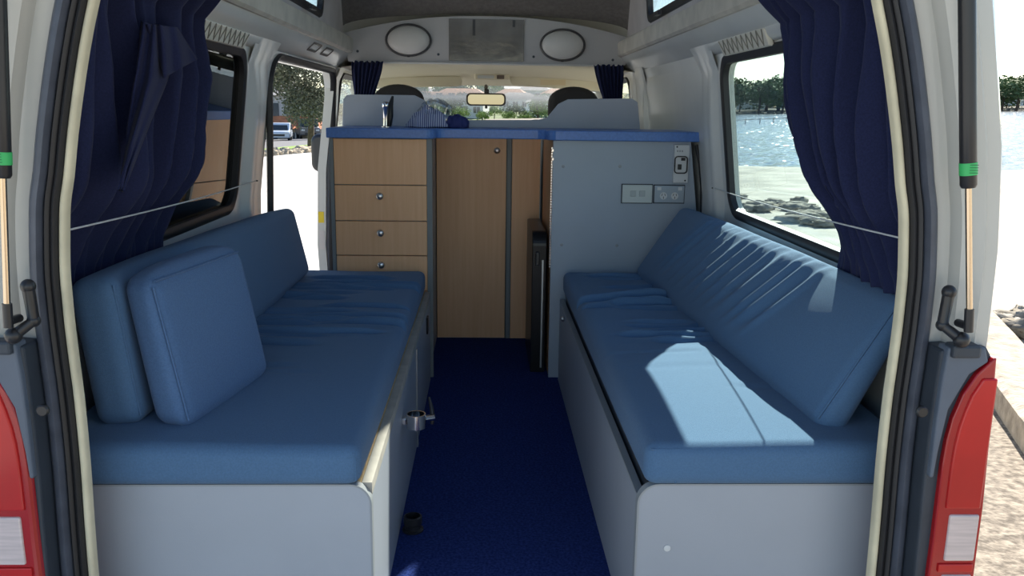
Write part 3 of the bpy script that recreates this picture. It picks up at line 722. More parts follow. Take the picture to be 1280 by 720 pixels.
# ------------------------------------------------------------------ overhead board
t=thing('overhead_panel','arched grey overhead panel at the front of the high roof','panel',(0,4.0,1.15))
P=[Vector((-.625,4.0,1.152)),Vector((.64,4.0,1.152))]
for k in range(25):
    x=.645-1.29*k/24; f=1-abs(x/.645)**2.2; P.append(Vector((x,4.0,1.276+.083*f)))
G().prism(P,(0,.02,0)).mk('board',mat('warm grey board',(.44,.42,.41),.5),t,bevel=.002)
box('lower_lip',(-.60,3.985,1.146),(.625,4.02,1.153),mat('white lip',(.6,.58,.55),.5),t,bevel=.002)
for x,y in ((447,64),(548,68),(667,71),(766,75)):
    p=at(x,y,Y=4.0); G().lathe([(.006,0),(.006,.002)],p,(0,-1,0),12).mk('screw_cap',darkclad,t)
def oval(cx,cz,label):
    t=thing('dome_light',label,'light',(cx,4.0,cz-.07),'oval lights on the overhead panel')
    def ell(rx,rz,y,cx=cx,cz=cz,n=40): return [Vector((cx+rx*math.cos(2*PI*k/n),y,cz+rz*math.sin(2*PI*k/n))) for k in range(n)]
    g=G().strip([ell(.104,.072,3.9995),ell(.105,.073,3.990),ell(.099,.067,3.984),ell(.095,.063,3.988),ell(.094,.062,3.995)],closed=True); g.mk('rim',mat('lamp rim',(.09,.085,.085),.35),t,smooth=50)
    rows=[ell(.096*math.cos(a),.064*math.cos(a),3.992-.030*math.sin(a)) for a in [PI/2*i/8*.98 for i in range(9)]]
    g=G().strip(rows,closed=True); g.f.append(tuple(range(8*40,9*40))); g.mk('lens',domem,t,smooth=60)
    box('clip',(cx-.006,3.986,cz-.074),(cx+.006,3.992,cz-.064),blackp,t)
oval(-.350,1.248,'oval frosted roof light on the overhead panel, left of the mirror')
oval(.348,1.237,'oval frosted roof light on the overhead panel, right of the mirror')
t=thing('wall_mirror','rectangular dull mirror pane in the middle of the overhead panel','mirror',(0,3.997,1.163))
box('pane',(-.168,3.993,1.162),(.172,3.9995,1.345),darkv,t,bevel=.001)
for x,h in ((-.055,.07),(.125,.03)): box('reflection_bar',(x-.006,3.990,1.342-h),(x+.006,3.993,1.342),blackp,t)  # added dark bars imitate reflections in the mirror pane
# front curtains
def pleat(s):
    x0,x1=(-.600,-.462) if s<0 else (.492,.625)
    lab='small dark navy curtain bunched at the %s end of the overhead panel'%('left' if s<0 else 'right')
    rows=[]
    for i in range(13):
        f=i/12; z=1.150-.20*f
        w=(x1-x0)*(1-.38*ssm(f*1.1)); c=(x0+x1)/2+(-.03 if s<0 else .03)*f*.9
        rows.append([Vector((c-w/2+w*k/40,3.955+.014*math.sin(k*1.15+f*1.5)*(1-.2*f),z-.004*math.sin(k*.9)*(1-f))) for k in range(41)])
    o=G().strip(rows).mk('front_curtain',navy,smooth=180); sl=o.modifiers.new('s','SOLIDIFY'); sl.thickness=.003
    tag(o,lab,'curtain','navy curtains at the front')
pleat(-1); pleat(1)
# cab: seats, mirror, visors, console lamp
def cabseat(cx,label):
    t=thing('cab_seat',label,'seat',(cx,4.45,.0),'cab seats')
    cs=lambda w,y0,y1,z0,z1,nm,r: None
    V=[]
    def rb(nm,x0,x1,y0,y1,z0,z1,be): 
        o=box(nm,(x0,y0,z0),(x1,y1,z1),seatf,t,bevel=be,seg=5,smooth=60); return o
    rb('backrest',cx-.24,cx+.24,4.28,4.42,.25,.90,.05); rb('seat_base',cx-.24,cx+.24,4.42,4.9,.12,.30,.05)
    # head restraint: half-round top
    P=[Vector((cx-.125,4.28,.90))]+[Vector((cx+.125*math.cos(PI-PI*k/16)*(1 if True else 0),4.28,.975+.088*math.sin(PI*k/16)**.8)) for k in range(17)]+[Vector((cx+.125,4.28,.90))]
    G().prism(P,(0,.09,0)).mk('head_restraint',seatf,t,bevel=.025,seg=4,smooth=60)
    for dx in (-.06,.06): G().tube([(cx+dx,4.33,.86),(cx+dx,4.33,.93)],.006,8).mk('post',chrome,t)
cabseat(-.430,'dark cab seat with rounded headrest behind the left partition board')
cabseat(.437,'dark cab seat with rounded headrest behind the right partition board')
t=thing('interior_mirror','dark framed rear view mirror hanging on the windscreen','mirror',(0,4.72,.96))
c=Vector((.002,4.72,1.0))
P=[Vector((c.x+a,4.715,c.z+b)) for a,b in rrect(-.108,-.034,.108,.034,.024,6)]
G().prism(P,(0,.03,0)).mk('housing',mat('mirror frame',(.10,.09,.08),.4),t,bevel=.004)
P=[Vector((c.x+a,4.711,c.z+b)) for a,b in rrect(-.098,-.026,.098,.026,.018,6)]
G().prism(P,(0,.003,0)).mk('glass',mirrorm,t)
G().tube([c+Vector((0,.02,.0)),c+Vector((0,.06,.05)),c+Vector((0,.16,.075))],.010,10).mk('arm',blackp,t,smooth=50)
box('button',(c.x-.010,4.716,c.z+.034),(c.x+.016,4.745,c.z+.055),blackp,t,bevel=.003); box('tab',(c.x-.006,4.716,c.z-.048),(c.x+.008,4.735,c.z-.034),blackp,t,bevel=.002)
for s,xa,xb,yy,lab in ((-1,-.60,-.13,1.098,'cream sun visor folded up on the left of the windscreen'),(1,.135,.64,1.102,'cream sun visor with a pale label, right of the mirror')):
    t=thing('sun_visor',lab,'sun visor',((xa+xb)/2,4.8,yy),'sun visors over the windscreen')
    P=[Vector((a,4.80,b)) for a,b in rrect(xa,yy-.028,xb,yy+.030,.022,5)]
    if s>0:
        for p in P: p.z-=.030*(p.x-xa)/(xb-xa)-.008
    else:
        for p in P: p.z-=.015*(xb-p.x)/(xb-xa)
    G().prism(P,(0,.02,0)).mk('pad',creamp,t,bevel=.006,smooth=50)
    if s>0: box('label_sticker',(.30,4.797,1.083),(.44,4.8,1.112),mat('visor label',(.75,.62,.40),.6),t)
t=thing('map_light','small cream overhead console lamp above the rear view mirror','lamp',(.035,4.78,1.10))
box('housing',(-.06,4.74,1.105),(.13,4.86,1.14),creamp,t,bevel=.008); box('lens',(-.045,4.738,1.112),(.045,4.741,1.128),whitep,t); box('switch',(.06,4.738,1.110),(.10,4.741,1.130),mat('switch brown',(.14,.10,.08),.5),t)
# exterior mirror of the cab, seen through the doorway
t=thing('door_mirror','black exterior mirror on the cab door, seen through the side doorway','mirror',(-.93,4.55,.70))
P=[Vector((-.87+a,4.55,.71+b)) for a,b in rrect(-.05,-.10,.05,.10,.045,6)]
G().prism(P,(0,.06,0)).mk('shell',blackp,t,bevel=.018,seg=4,smooth=60); G().box((-.90,4.57,.70),(-.83,4.60,.74)).mk('arm',blackp,t,bevel=.008)
# stickers on the jamb
tr2=bpy.data.objects['trim_2']
p=at(407,271,Y=4.05); box('yellow_sticker',(-.792,4.0445,p.z-.028),(-.766,4.0459,p.z+.025),yellow,tr2)
p=at(405,300,Y=4.05); box('pale_sticker',(-.792,4.0445,.28),(-.766,4.0459,.37),mat('jamb label',(.6,.55,.5),.6),tr2)
# hook rails (pale strips with zigzag wire) above the rear side windows
for s in (-1,1):
    t=thing('hook_rail','pale hook strip with zigzag wire above the %s side window'%('left' if s<0 else 'right'),'curtain rail',(s*.69,2.35,1.10),'zigzag strips over the side windows')
    g=G().prism([(s*.690,2.08,1.102),(s*.675,2.08,1.102),(s*.657,2.08,1.142),(s*.672,2.08,1.142)],(0,.40,0)); g.mk('strip',mat('pale strip',(.72,.68,.58),.4),t,bevel=.003)
    pts=[Vector((s*(.6730 if k%2 else .6565),2.09+.021*k,1.105 if k%2 else 1.140)) for k in range(19)]
    G().tube(pts,.0017,6).mk('zigzag_wire',mat('dull wire',(.26,.24,.20),.4,.3),t)
# slots on left cant rail, their shadow lines painted as dark rings
lw=bpy.data.objects['wall_left']
for yc in (3.30,3.55):
    pin=rrect(yc-.07,1.155,yc+.07,1.172,.006,4); pout=rrect(yc-.078,1.149,yc+.078,1.178,.010,4)
    G().ring([[Vector((-(wx(b)-.001),a,b)),Vector((-(wx(b)-.004),a,b)),Vector((-(wx(d)-.004),c,d)),Vector((-(wx(d)-.001),c,d))] for (a,b),(c,d) in zip(pin,pout)]).mk('slot_shadow_ring',mat('slot shadow line',(.10,.09,.08),.5),lw)
# ------------------------------------------------------------------ side curtains and wires
def curtain(s,lab,edge,ztop,zbot,seed):
    """edge: function f(0 top..1 bottom)->(Yfar) ; folds across"""
    rr=random.Random(seed); ph=rr.uniform(0,6)
    t=thing('curtain',lab,'curtain',(s*.66,1.6,zbot),'navy side curtains tied back at the rear')
    rows=[]; NZ=60; NK=150
    for i in range(NZ+1):
        f=i/NZ; z=ztop-(ztop-zbot)*f
        y1=edge(f); y0=1.275
        tie=math.exp(-((f-.80)/.10)**2)
        row=[]
        for k in range(NK+1):
            u=k/NK
            uu=u+.03*math.sin(f*3+u*5)
            n1=math.sin(uu*2*PI*7.3+ph+f*1.0+.9*math.sin(u*7+seed+f)); n1=n1*(1.25-.25*n1*n1)+.28*math.sin(uu*2*PI*12.1+ph+f*3); n2=math.sin(uu*2*PI*17.5+ph*2-f*2)
            amp=(.034+.006*f)*(1-.62*tie)*(1-.86*ssm((f-.78)/.14)); 
            head=math.exp(-(f/.05)**2)
            d=amp*n1+(.0045+.007*tie+.005*head)*n2
            d+=.012*noise.noise(Vector((u*3,f*4,seed)))
            # bulge inwards in the middle
            base=.050+.02*math.sin(PI*f)*math.sin(PI*u)-.03*ssm((f-.6)/.25)
            X=min(wx(z),wx(min(z,1.11)))-base-d*1.0
            X=min(X, wx(z)-.014)
            y=y0+(y1-y0)*u+.004*n2
            row.append(Vector((s*X,y,z-.006*math.sin(u*40+seed)*(1 if f>.97 else 0))))
        rows.append(row)
    o=G().strip(rows).mk('cloth',navy,t,smooth=180); sl=o.modifiers.new('s','SOLIDIFY'); sl.thickness=.003
    return t,rows
def edL(f): return interp([(0,1.86),(.08,1.90),(.2,1.94),(.3,1.97),(.5,1.94),(.75,1.93),(1,1.93)],f)
def edR(f): return interp([(0,1.78),(.1,1.80),(.3,1.80),(.5,1.76),(.7,1.70),(.82,1.69),(1,1.72)],f)
tl,rl_=curtain(-1,'navy curtain bunched at the left rear pillar behind the scatter cushion',edL,1.175,.60,3)
trr,rr_=curtain(1,'navy curtain bunched at the right rear pillar behind a white wire',edR,1.172,.61,8)
# folded-over flap on the left curtain
def flapgrid(lft,rgt,name,X0,amp,ph):
    rows=[]
    for i in range(25):
        f=i/24; lx=(interp([(t,p[0]) for t,p in lft],f),interp([(t,p[1]) for t,p in lft],f)); rx=(interp([(t,p[0]) for t,p in rgt],f),interp([(t,p[1]) for t,p in rgt],f)); row=[]
        for k in range(19):
            u=k/18
            row.append(at(lx[0]+(rx[0]-lx[0])*u,lx[1]+(rx[1]-lx[1])*u,X=X0+amp*math.sin(PI*u)+.005*math.sin(u*13+f*5+ph)))
        rows.append(row)
    o=G().strip(rows).mk(name,navy,tl,smooth=180); sl=o.modifiers.new('s','SOLIDIFY'); sl.thickness=.004
flapgrid([(0,(176,26)),(.5,(166,130)),(1,(148,236))],[(0,(206,34)),(.35,(212,96)),(.6,(190,150)),(1,(155,240))],'draped_fold',-.590,.022,0)
flapgrid([(0,(186,30)),(1,(204,98))],[(0,(222,34)),(1,(247,74))],'folded_flap',-.572,.010,2)
# little flap end by the rail, left
P=[at(246,15,Y=2.09),at(263,22,Y=2.10),at(258,32,Y=2.10),at(245,60,Y=2.09)]
# curtain rails
for s in (-1,1):
    g=G().tube([(s*.648,1.28,1.165),(s*.652,2.12,1.165)],.004,8)
    pr_=(tl if s<0 else trr); g.mk('rail_wire',chrome,pr_,smooth=60)
def wire(s,a,b,lab):
    a=Vector(a); b=Vector(b); t=thing('stretch_wire',lab,'curtain wire',b,'stretch wires holding the side curtains')
    pts=[a.lerp(b,i/12)+Vector((0,0,-.006*math.sin(PI*i/12))) for i in range(13)]
    G().tube(pts,.0016,8).mk('wire',wirem,t,smooth=60)
    g=G(); g.lathe([(.006,0),(.006,.003),(.002,.004),(.002,.012)],b+Vector((s*.006,0,0)),(-s,0,0),12); g.mk('hook_screw',blackp,t,smooth=40)
wire(-1,at(83,288,Y=1.268),at(320,226,X=-.727),'white stretch wire across the left curtain and window')
wire(1,at(1128,298,Y=1.268),at(892,235,X=.728),'white stretch wire across the right curtain and window')
exec_outdoor=True
# ------------------------------------------------------------------ outdoors
SLR=.027; SLL=.042
def gz(x,y): return -.62+(SLR*x if x>0 else SLL*x)
sand=mat('bleached sand',(.46,.42,.35),1,noise_amt=.25,noise_scale=1.2,bump=.8,bump_scale=4,detail=8)
gravel=mat('gravel',(.12,.10,.08),1,col2=(.32,.275,.22),noise_scale=30,bump=1,bump_scale=30,detail=8)
rockm=mat('rock',(.30,.27,.22),1,noise_amt=.4,noise_scale=6,bump=1,bump_scale=12)
concrete=mat('pale concrete',(.55,.53,.50),.9,noise_amt=.12,noise_scale=2,bump=.3,bump_scale=20)
grass=mat('grass',(.16,.26,.04),1,noise_amt=.35,noise_scale=3,bump=1,bump_scale=30)
asph=mat('asphalt',(.10,.10,.11),.9,noise_amt=.2,noise_scale=5)
leaf=mat('leaves',(.06,.10,.04),.9,col2=(.15,.20,.08),noise_scale=1.6,detail=6)
leaf2=mat('bright leaves',(.15,.22,.05),.9,col2=(.30,.40,.12),noise_scale=2,detail=6)
leaf3=mat('grey-green leaves',(.075,.085,.055),.9,col2=(.15,.165,.11),noise_scale=1.2,detail=6)
bark=mat('bark',(.10,.07,.05),1,noise_amt=.3,noise_scale=8)
def water():
    m=bpy.data.materials.new('sparkling water'); m.use_nodes=True; nt=m.node_tree; b=nt.nodes['Principled BSDF']
    b.inputs['Base Color'].default_value=(.05,.09,.13,1); b.inputs['Roughness'].default_value=.14
    tc=nt.nodes.new('ShaderNodeTexCoord'); n=nt.nodes.new('ShaderNodeTexNoise'); n.inputs['Scale'].default_value=2.5; n.inputs['Detail'].default_value=3
    a=nt.nodes.new('ShaderNodeVectorMath'); a.operation='SUBTRACT'; a.inputs[1].default_value=(.5,.5,.5)
    c=nt.nodes.new('ShaderNodeVectorMath'); c.operation='MULTIPLY'; c.inputs[1].default_value=(1.5,1.5,0)
    d=nt.nodes.new('ShaderNodeVectorMath'); d.operation='ADD'; d.inputs[1].default_value=(0,0,1)
    e=nt.nodes.new('ShaderNodeVectorMath'); e.operation='NORMALIZE'
    nt.links.new(tc.outputs['Object'],n.inputs['Vector']); nt.links.new(n.outputs['Color'],a.inputs[0]); nt.links.new(a.outputs[0],c.inputs[0]); nt.links.new(c.outputs[0],d.inputs[0]); nt.links.new(d.outputs[0],e.inputs[0]); nt.links.new(e.outputs[0],b.inputs['Normal']); return m
def patch(name,pts,m,dz=0,fz=gz):
    g=G(); 
    P=[Vector((x,y,fz(x,y)+dz)) for x,y in pts]; g.add(P,[tuple(range(len(P)))]); o=g.mk(name,m); struct(o); return o
def gridpatch(name,x0,x1,y0,y1,nx,ny,m,fz):
    rows=[[Vector((x0+(x1-x0)*i/nx,y0+(y1-y0)*j/ny,fz(x0+(x1-x0)*i/nx,y0+(y1-y0)*j/ny))) for i in range(nx+1)] for j in range(ny+1)]
    o=G().strip(rows).mk(name,m,smooth=180); struct(o); return o
# land left + behind
patch('ground_left',[(-160,-60),(0,-60),(0,38),(-160,38)],concrete)
patch('ground_verge',[(-160,38),(0,38),(0,140),(-160,140)],asph,dz=.0,fz=lambda x,y:gz(x,y)-.0125*(y-38))
patch('ground_right',[(0,-60),(2.55,-60),(2.9,4),(4.5,30),(8,70),(20,160),(0,160)],gravel)
patch('foreshore',[(2.4,-60),(160,-60),(160,-10),(60,2),(30,12),(18,18),(8,23),(3.4,26),(2.7,4)],sand,dz=-.05)
wz=lambda x,y:-.85+SLR*x
o=patch('water',[(3,18),(30,6),(160,-30),(900,-30),(900,500),(30,500),(4,60)],water(),fz=wz)
# right: kerb wall and rocks
def kerbp(x,y): return atG(x,y,SLR)
a=kerbp(1236,500); b=kerbp(1300,600)
g=G()
c1=Vector((a.x,a.y,a.z)); c2=Vector((b.x,b.y,b.z)); d=(c2-c1).normalized(); c1=c1-d*3.0; c2=c2+d*6
nrm=Vector((-d.y,d.x,0)); 
if nrm.x<0: nrm=-nrm
rows=[]
for i in range(40):
    p=c1.lerp(c2,i/39); jz=.012*noise.noise(p*3); jx=.015*noise.noise(p*4+Vector((5,0,0)))
    rows.append([p+Vector((0,0,-.05)),p+nrm*(jx)+Vector((0,0,.13+jz)),p+nrm*.03+Vector((0,0,.15+jz)),p+nrm*.30+Vector((0,0,.15+jz)),p+nrm*.32+Vector((0,0,-.05))])
o=G().strip(rows).mk('kerb',mat('kerb stone',(.40,.34,.27),1,noise_amt=.25,noise_scale=12,bump=1,bump_scale=40),smooth=50); tag(o,'low weathered concrete kerb beside the gravel, at the right edge','kerb')
def rock(p,sx,sy,sz,seed,lab,grp):
    o=lump('rock',p,sx,sy,sz,rockm,seed,amp=.5,n=10,flat=False); tag(o,lab,'rock',grp); return o
rs=random.Random(5)
for k in range(14):
    x=1236+rs.uniform(0,70); y=rs.uniform(398,418); p=kerbp(x,y); rock(p+Vector((0,0,.02)),rs.uniform(.08,.18),rs.uniform(.06,.12),rs.uniform(.03,.07),k,'dark rock in the low row on the pale shore beyond the kerb','rocks beyond the kerb')
for k in range(26):
    x=rs.uniform(905,1035); y=rs.uniform(236,262)+(x-905)*.14; p=kerbp(x,y); rock(p,rs.uniform(.10,.28),rs.uniform(.08,.18),rs.uniform(.03,.08),k+30,'dark low rock on the shore seen through the right window','shore rocks through the right window')
# tidal fence in the water
t=thing('net_fence','thin post fence standing in the glittering water, through the right window','fence',kerbp(950,158))
a=kerbp(912,153); b=kerbp(1012,148); a.z=wz(a.x,a.y); b.z=wz(b.x,b.y)
G().tube([a+Vector((0,0,.42)),b+Vector((0,0,.42))],.03,6).mk('rail',bark,t)
for k in range(7):
    p=a.lerp(b,k/6); G().tube([p-Vector((0,0,.3)),p+Vector((0,0,.5))],.04,6).mk('post',bark,t)
# trees
def crown_mesh(seed,nq,shape):
    rr=random.Random(seed); V=[];F=[]
    blobs=[(Vector((rr.uniform(-.6,.6),rr.uniform(-.6,.6),rr.uniform(-.45,.5)))*shape,rr.uniform(.32,.55)) for _ in range(9)]+[(Vector((0,0,0)),.6)]
    for i in range(nq):
        c,r=rr.choice(blobs); d=Vector((rr.gauss(0,1),rr.gauss(0,1),rr.gauss(0,.8))).normalized()*r*rr.uniform(.55,1.0)
        p=c+d; s=rr.uniform(.035,.085)*min(1,(1800/nq)**.5); a=Vector((rr.gauss(0,1),rr.gauss(0,1),rr.gauss(0,1))).normalized(); b=a.orthogonal().normalized(); c2=a.cross(b)
        n=len(V); V+=[p+b*s,p+c2*s*.7,p-b*s,p-c2*s*.7]; F.append((n,n+1,n+2,n+3))
    return V,F
CM={}
def tree(p,h,w,m,lab,grp,seed=0,kind='tree',trunk=.35,nq=2600):
    key=(seed%4,m.name,nq)
    t=thing('tree',lab,'tree',p,grp)
    if key not in CM:
        V,F=crown_mesh(seed%4,nq,1.0); me=bpy.data.meshes.new('foliage'); me.from_pydata(V,[],F); me.materials.append(m); CM[key]=me
    o=bpy.data.objects.new('foliage',CM[key]); COL.objects.link(o); o.parent=t; ch=h*(1-trunk*.6)
    o.location=(0,0,h-ch*.5); o.scale=(w/2,w/2,ch*.55); o.rotation_euler=(0,0,seed*1.3)
    g=G().tube([Vector(p)+Vector((0,0,-.4)),Vector(p)+Vector((w*.02,0,h*.35)),Vector(p)+Vector((-w*.03,0,h*.7))],[h*.035,h*.025,h*.012],8); g.mk('trunk',bark,t,smooth=60)
    return t
def pt(x,d,z):   # point at bearing of pixel column x (on the level of the horizon), distance d
    q=at(x,140,Y=1.0); return Vector((q.x*d,d,z))
# left of the road
v=[atG(335,193,SLL),atG(400,187,SLL),atG(400,180,SLL),atG(330,186,SLL)]
tree(Vector((-8.5,42,gz(-8.5,42))),5.2,5.6,leaf3,'large grey-green tree seen through the side doorway','trees beyond the doorway',1,nq=14000,trunk=.2)
tree(Vector((-17.4,64,gz(-17.4,64)-.4)),8.6,6.4,leaf3,'taller grey-green tree left of the white hatchback beyond the doorway','trees beyond the doorway',2,nq=6000,trunk=.3)
rows=[]
# grass verge and rock edging
A=atG(300,198,SLL);B_=atG(420,187,SLL);C_=atG(420,179,SLL);D_=atG(300,190,SLL)
g=G().add([q+Vector((0,0,.06)) for q in (A,B_,C_,D_)],[(0,1,2,3)]); struct(g.mk('verge',grass))
for k in range(26):
    q=A.lerp(B_,k/25); o=lump('rock',q+Vector((0,0,.04)),rs.uniform(.25,.45),.25,rs.uniform(.12,.26),mat('pale rock',(.38,.32,.24),1,noise_amt=.3,noise_scale=5),k,amp=.5,n=8,flat=False); tag(o,'pale edging rock along the grass verge beyond the doorway','rock','edging rocks of the verge')
# road strip just past the verge is ground_verge; cars
def car(p,L,W,H,col,yaw,lab,grp,suv=False):
    t=thing('car',lab,'car',p,grp); cm=mat('car paint %s'%lab[:8],col,.3,coat=.6); rot=Matrix.Rotation(yaw,3,'Z'); p=Vector(p)
    def tr(g):
        g.v=[p+rot@v for v in g.v]; return g
    hb=H*.56
    prof=[(-L/2,.28),(-L/2,.5*hb+.3),(-L/2+.12,hb),(-L*.26,hb+.04),(-L*.14,H),(L*.22,H),(L*.36,hb+.08),(L/2-.08,hb*.9),(L/2,.5*hb+.2),(L/2,.28)]
    if suv: prof=[(-L/2,.35),(-L/2,hb),(-L*.24,hb+.06),(-L*.17,H),(L*.40,H),(L/2-.1,hb+.1),(L/2,hb*.8),(L/2,.35)]
    tr(G().prism([(x,-W/2,z) for x,z in prof],(0,W,0))).mk('body',cm,t,bevel=.09,seg=3,smooth=50)
    wz0=hb+.08; 
    # windows: windscreen (front = -x), side glass
    dk=mat('car glass',(.03,.04,.05),.08)
    xs0=-L*.26; xs1=-L*.14 if not suv else -L*.17
    tr(G().prism([(xs0+.0,-W*.40,wz0),(xs0+.0,W*.40,wz0),(xs1-.03,W*.36,H-.10),(xs1-.03,-W*.36,H-.10)],(-.04,0,.0))).mk('windscreen',dk,t)
    for sd in (-1,1): tr(G().prism([(-L*.2,sd*(W/2),wz0),(L*.30,sd*(W/2),wz0),(L*.2,sd*(W/2),H-.12),(-L*.12,sd*(W/2),H-.12)],(0,sd*.012,0))).mk('side_window',dk,t)
    for ax in (-L*.31,L*.30):
        for sd in (-1,1): tr(G().lathe([(.30,-.1),(.32,-.06),(.32,.06),(.30,.1)],(ax,sd*(W/2-.10),.32),(0,1,0),20)).mk('wheel',rubber,t,smooth=40)
    for sd in (-1,1): tr(G().box((-L/2-.015,sd*W*.36-.16,hb*.72),(-L/2+.04,sd*W*.36+.16,hb*.88))).mk('headlight',whitep,t,bevel=.02)
    tr(G().box((-L/2-.02,-W*.28,.42),(-L/2+.02,W*.28,.60))).mk('grille',blackp,t)
q=Vector((-17.7,75,gz(-17.7,75)-.0125*37)); car(q,4.3,1.8,1.5,(.55,.62,.72),math.radians(99),'silvery white hatchback parked beyond the grass verge','cars beyond the verge')
q=Vector((-17.0,83,gz(-17,83)-.0125*45)); car(q,4.6,1.85,1.85,(.10,.10,.11),math.radians(108),'dark four-wheel drive parked to the right of the white hatchback','cars beyond the verge',True)
# houses
def house(p,w,d,h,rh,wallc,roofc,yaw,lab,grp,nwin=3,floors=1):
    t=thing('house',lab,'house',p,grp); p=Vector(p); rot=Matrix.Rotation(yaw,3,'Z')
    def tr(g): g.v=[p+rot@v for v in g.v]; return g
    wm=mat('wall %.2f %.2f'%(wallc[0],wallc[2]),wallc,.8,noise_amt=.06); rm=mat('roof %.2f %.2f'%(roofc[0],roofc[2]),roofc,.8,noise_amt=.2,noise_scale=2)
    tr(G().box((-w/2,-d/2,-1.5),(w/2,d/2,h))).mk('walls',wm,t)
    e=.5; R_=[(-w/2-e,-d/2-e,h-.05),(w/2+e,-d/2-e,h-.05),(w/2+e,d/2+e,h-.05),(-w/2-e,d/2+e,h-.05),(-w/2+d*.3,0,h+rh),(w/2-d*.3,0,h+rh)]
    tr(G().add(R_,[(0,1,2,3),(0,1,5,4),(1,2,5),(2,3,4,5),(3,0,4)])).mk('roof',rm,t)
    for fl in range(floors):
        for k in range(nwin):
            x=-w/2+w*(k+.5)/nwin; z=.9+fl*2.8
            f=tr(G().box((x-w/nwin*.26,-d/2-.06,z),(x+w/nwin*.26,-d/2-.001,z+1.3))).mk('window',mat('house window glass',(.05,.07,.09),.1),t)
            tr(G().box((x-.05,-d/2-.09,z),(x+.05,-d/2-.06,z+1.3))).mk('mullion',whitep,f)
q=Vector((-23.5,90,-3.6)); house(q,11,7,5.8,1.6,(.42,.42,.42),(.22,.22,.23),.25,'pale two-storey house behind the cars beyond the doorway','houses beyond the doorway',4,2)
q=Vector((-19.2,88,-3.6)); house(q,7,6,2.6,1.4,(.5,.42,.34),(.55,.20,.09),.2,'low house with orange tiled roof beyond the doorway','houses beyond the doorway',3,1)
tree(Vector((-20.4,80,gz(-20.4,80)-.7)),2.2,3.4,leaf,'low dark bush in front of the pale two-storey house','bushes beyond the doorway',3,nq=900)
tree(Vector((-14.2,76,gz(-13,76)-.7)),3.6,5,leaf,'dark bush right of the parked four-wheel drive','bushes beyond the doorway',0,nq=1500)
# hillside ahead through the windscreen
def hz(x,y): return -1.7+.042*max(0,y-160)+.5*math.sin(x*.09+y*.02)
rows=[[Vector((u*y,y,hz(u*y,y))) for u in [-.20+.42*i/30 for i in range(31)]] for y in [120+340*j/30 for j in range(31)]]
struct(G().strip(rows).mk('hillside',mat('hill grass',(.12,.15,.06),1,noise_amt=.4,noise_scale=.15),smooth=180))
hs=random.Random(21)
labs_c=[((.72,.70,.66),(.40,.20,.11)),((.80,.78,.74),(.30,.27,.25)),((.62,.50,.36),(.42,.22,.13)),((.85,.85,.83),(.55,.53,.50))]
spots=[(577,190,11,0),(540,215,9,2),(648,235,10,1),(682,205,9,3),(668,300,11,1),(632,330,11,3),(700,260,10,0),(612,380,11,1),(552,300,9,3),(525,330,10,1),(655,390,12,3),(728,330,11,1),(694,350,11,3),(640,270,9,2),(745,280,10,3),(715,220,9,1)]
HP=[]
for k,(px,d_,w_,c_) in enumerate(spots):
    p=pt(px,d_,0); p.z=hz(p.x,p.y); HP.append((p.x,p.y,w_))
    wc,rc=labs_c[c_]
    if k==0: lab='white house with pink-orange roof low behind the windscreen, left of the mirror'
    else: lab=['pale hillside house with a red-brown roof seen through the windscreen','white hillside house with a dark grey roof seen through the windscreen','tan hillside house with a red-brown roof seen through the windscreen','bright white hillside house with a pale roof seen through the windscreen'][c_]
    house(p,w_,7,3.2 if k else 4.6,1.5,wc,rc,hs.uniform(-.3,.3),lab,'houses on the hillside' if k else None,4,2 if k==0 else 1)
tspots=[]
for k in range(26):
    tspots.append((hs.uniform(520,760),hs.uniform(158,182),hs.uniform(2.2,3.6),1))
for k in range(64):
    px=hs.uniform(505,765); d_=hs.uniform(165,420); tspots.append((px,d_,hs.uniform(4.0,7.5) if d_<260 else hs.uniform(5,10),hs.choice([0,0,1])))
for px,d_ in ((556,430),(572,440),(588,425),(700,430),(718,440)): tspots.append((px,d_,17 if px<600 else 13,0))
for k,(px,d_,h_,c_) in enumerate(tspots):
    p=pt(px,d_,0); p.z=hz(p.x,p.y)-.3
    if any(math.hypot(p.x-a,(p.y-b))<w_/2+3.5+h_*.5 for a,b,w_ in HP): continue
    tall=k>=90
    tree(p,h_,h_*(.8 if tall else 1.1),leaf if c_==0 else leaf2,('tall dark pine on the skyline seen through the windscreen' if tall else ['dark green hillside tree seen through the windscreen','bright green hillside tree seen through the windscreen'][c_]),('pines on the skyline' if tall else 'trees on the hillside'),k,nq=1300)
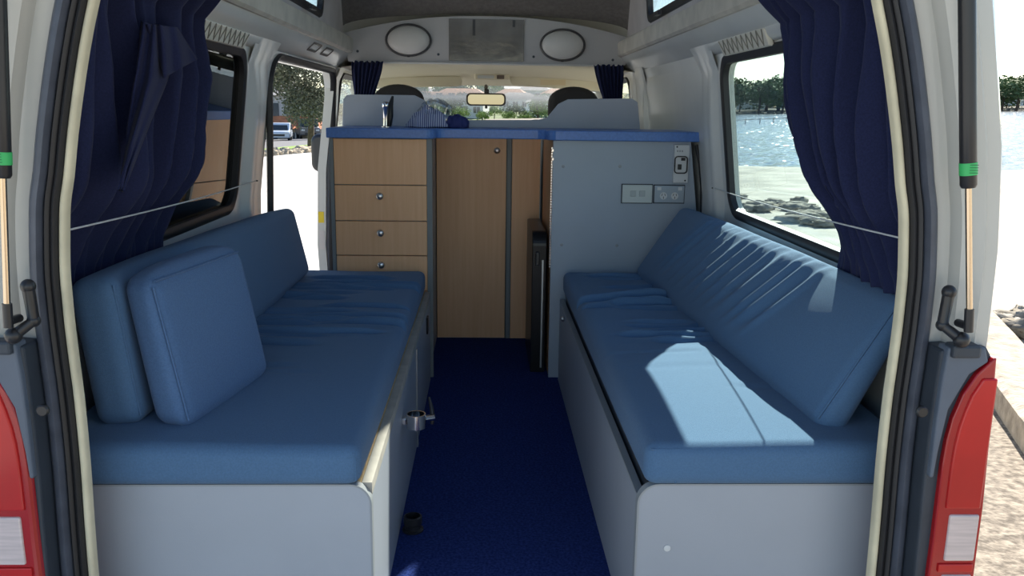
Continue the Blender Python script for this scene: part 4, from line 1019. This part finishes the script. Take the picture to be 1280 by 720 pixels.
# far shore on the right
def fz_(x,y): return wz(x,y)+.4
shore=[]
for k in range(70):
    px=hs.uniform(890,1300); d_=hs.uniform(218,250) if k%2 else hs.uniform(300,330)
    u=at(px,140,Y=1.0); n_=d_/math.hypot(u.x,1); p=Vector((u.x*n_,n_,0)); p.z=wz(p.x,p.y)
    near=px>1200
    h_=hs.uniform(5,8.5) if near else hs.uniform(6.5,10)
    if k%9==0: h_*=1.25
    tree(p,h_,h_*hs.uniform(1.2,1.9),leaf,'dark tree on the far shore across the water','trees on the far shore',k,nq=1300,trunk=.15)
rowsA=[]
for px in range(880,1640,20):
    u=at(px,140,Y=1.0); n_=225/math.hypot(u.x,1); 
    a=Vector((u.x*n_,n_,0)); b=a*1.6; rowsA.append([Vector((a.x,a.y,wz(a.x,a.y)-.2)),Vector((a.x*1.01,a.y*1.01,wz(a.x,a.y)+.5)),Vector((b.x,b.y,wz(b.x,b.y)+2.5))])
struct(G().strip(rowsA).mk('far_bank',mat('far bank',(.13,.12,.09),1,noise_amt=.4,noise_scale=.1),smooth=180))
for k,(px,w_,c_) in enumerate(((938,9,1),(955,9,2),(972,8,0),(990,9,1),(1248,8,3),(1262,9,1),(1276,8,3),(1240,7,2))):
    u=at(px,140,Y=1.0); n_=(262+(k*17)%40)/math.hypot(u.x,1); p=Vector((u.x*n_,n_,0)); p.z=wz(p.x,p.y)+.6; wc,rc=labs_c[c_]
    lab=['house with a red-brown roof on the far shore','white house with a dark roof on the far shore','tan house on the far shore','pale-roofed white house on the far shore'][c_]
    lab+=', seen through the right window' if px<1100 else ', seen right of the van'
    p.z+=1.2; house(p,w_-1,6,2.5,1.6,wc,rc,-math.atan2(u.x,1)+.4*math.sin(k*5),lab,'houses on the far shore',3,1)
# ------------------------------------------------------------------ light
w=bpy.data.worlds.new('world'); scn.world=w; w.use_nodes=True; nt=w.node_tree; bg=nt.nodes['Background']
sky=nt.nodes.new('ShaderNodeTexSky'); sky.sky_type='NISHITA'; sky.sun_disc=False
sd=Vector((.574,1.22,1)).normalized()
sky.sun_elevation=math.asin(sd.z); sky.sun_rotation=math.atan2(sd.x,sd.y); sky.altitude=0; sky.air_density=1.0; sky.dust_density=.25; sky.ozone_density=1.5
nt.links.new(sky.outputs[0],bg.inputs[0]); bg.inputs[1].default_value=.20
L=bpy.data.lights.new('sun','SUN'); L.energy=12.5; L.angle=math.radians(.55); L.color=(1,.93,.82)
lo=bpy.data.objects.new('sun',L); COL.objects.link(lo); lo.rotation_euler=sd.to_track_quat('Z','Y').to_euler(); lo.location=(5,10,10)
scn.cycles.max_bounces=8; scn.cycles.diffuse_bounces=5; scn.cycles.glossy_bounces=4; scn.cycles.transparent_max_bounces=12
scn.cycles.sample_clamp_indirect=6; scn.cycles.use_denoising=True
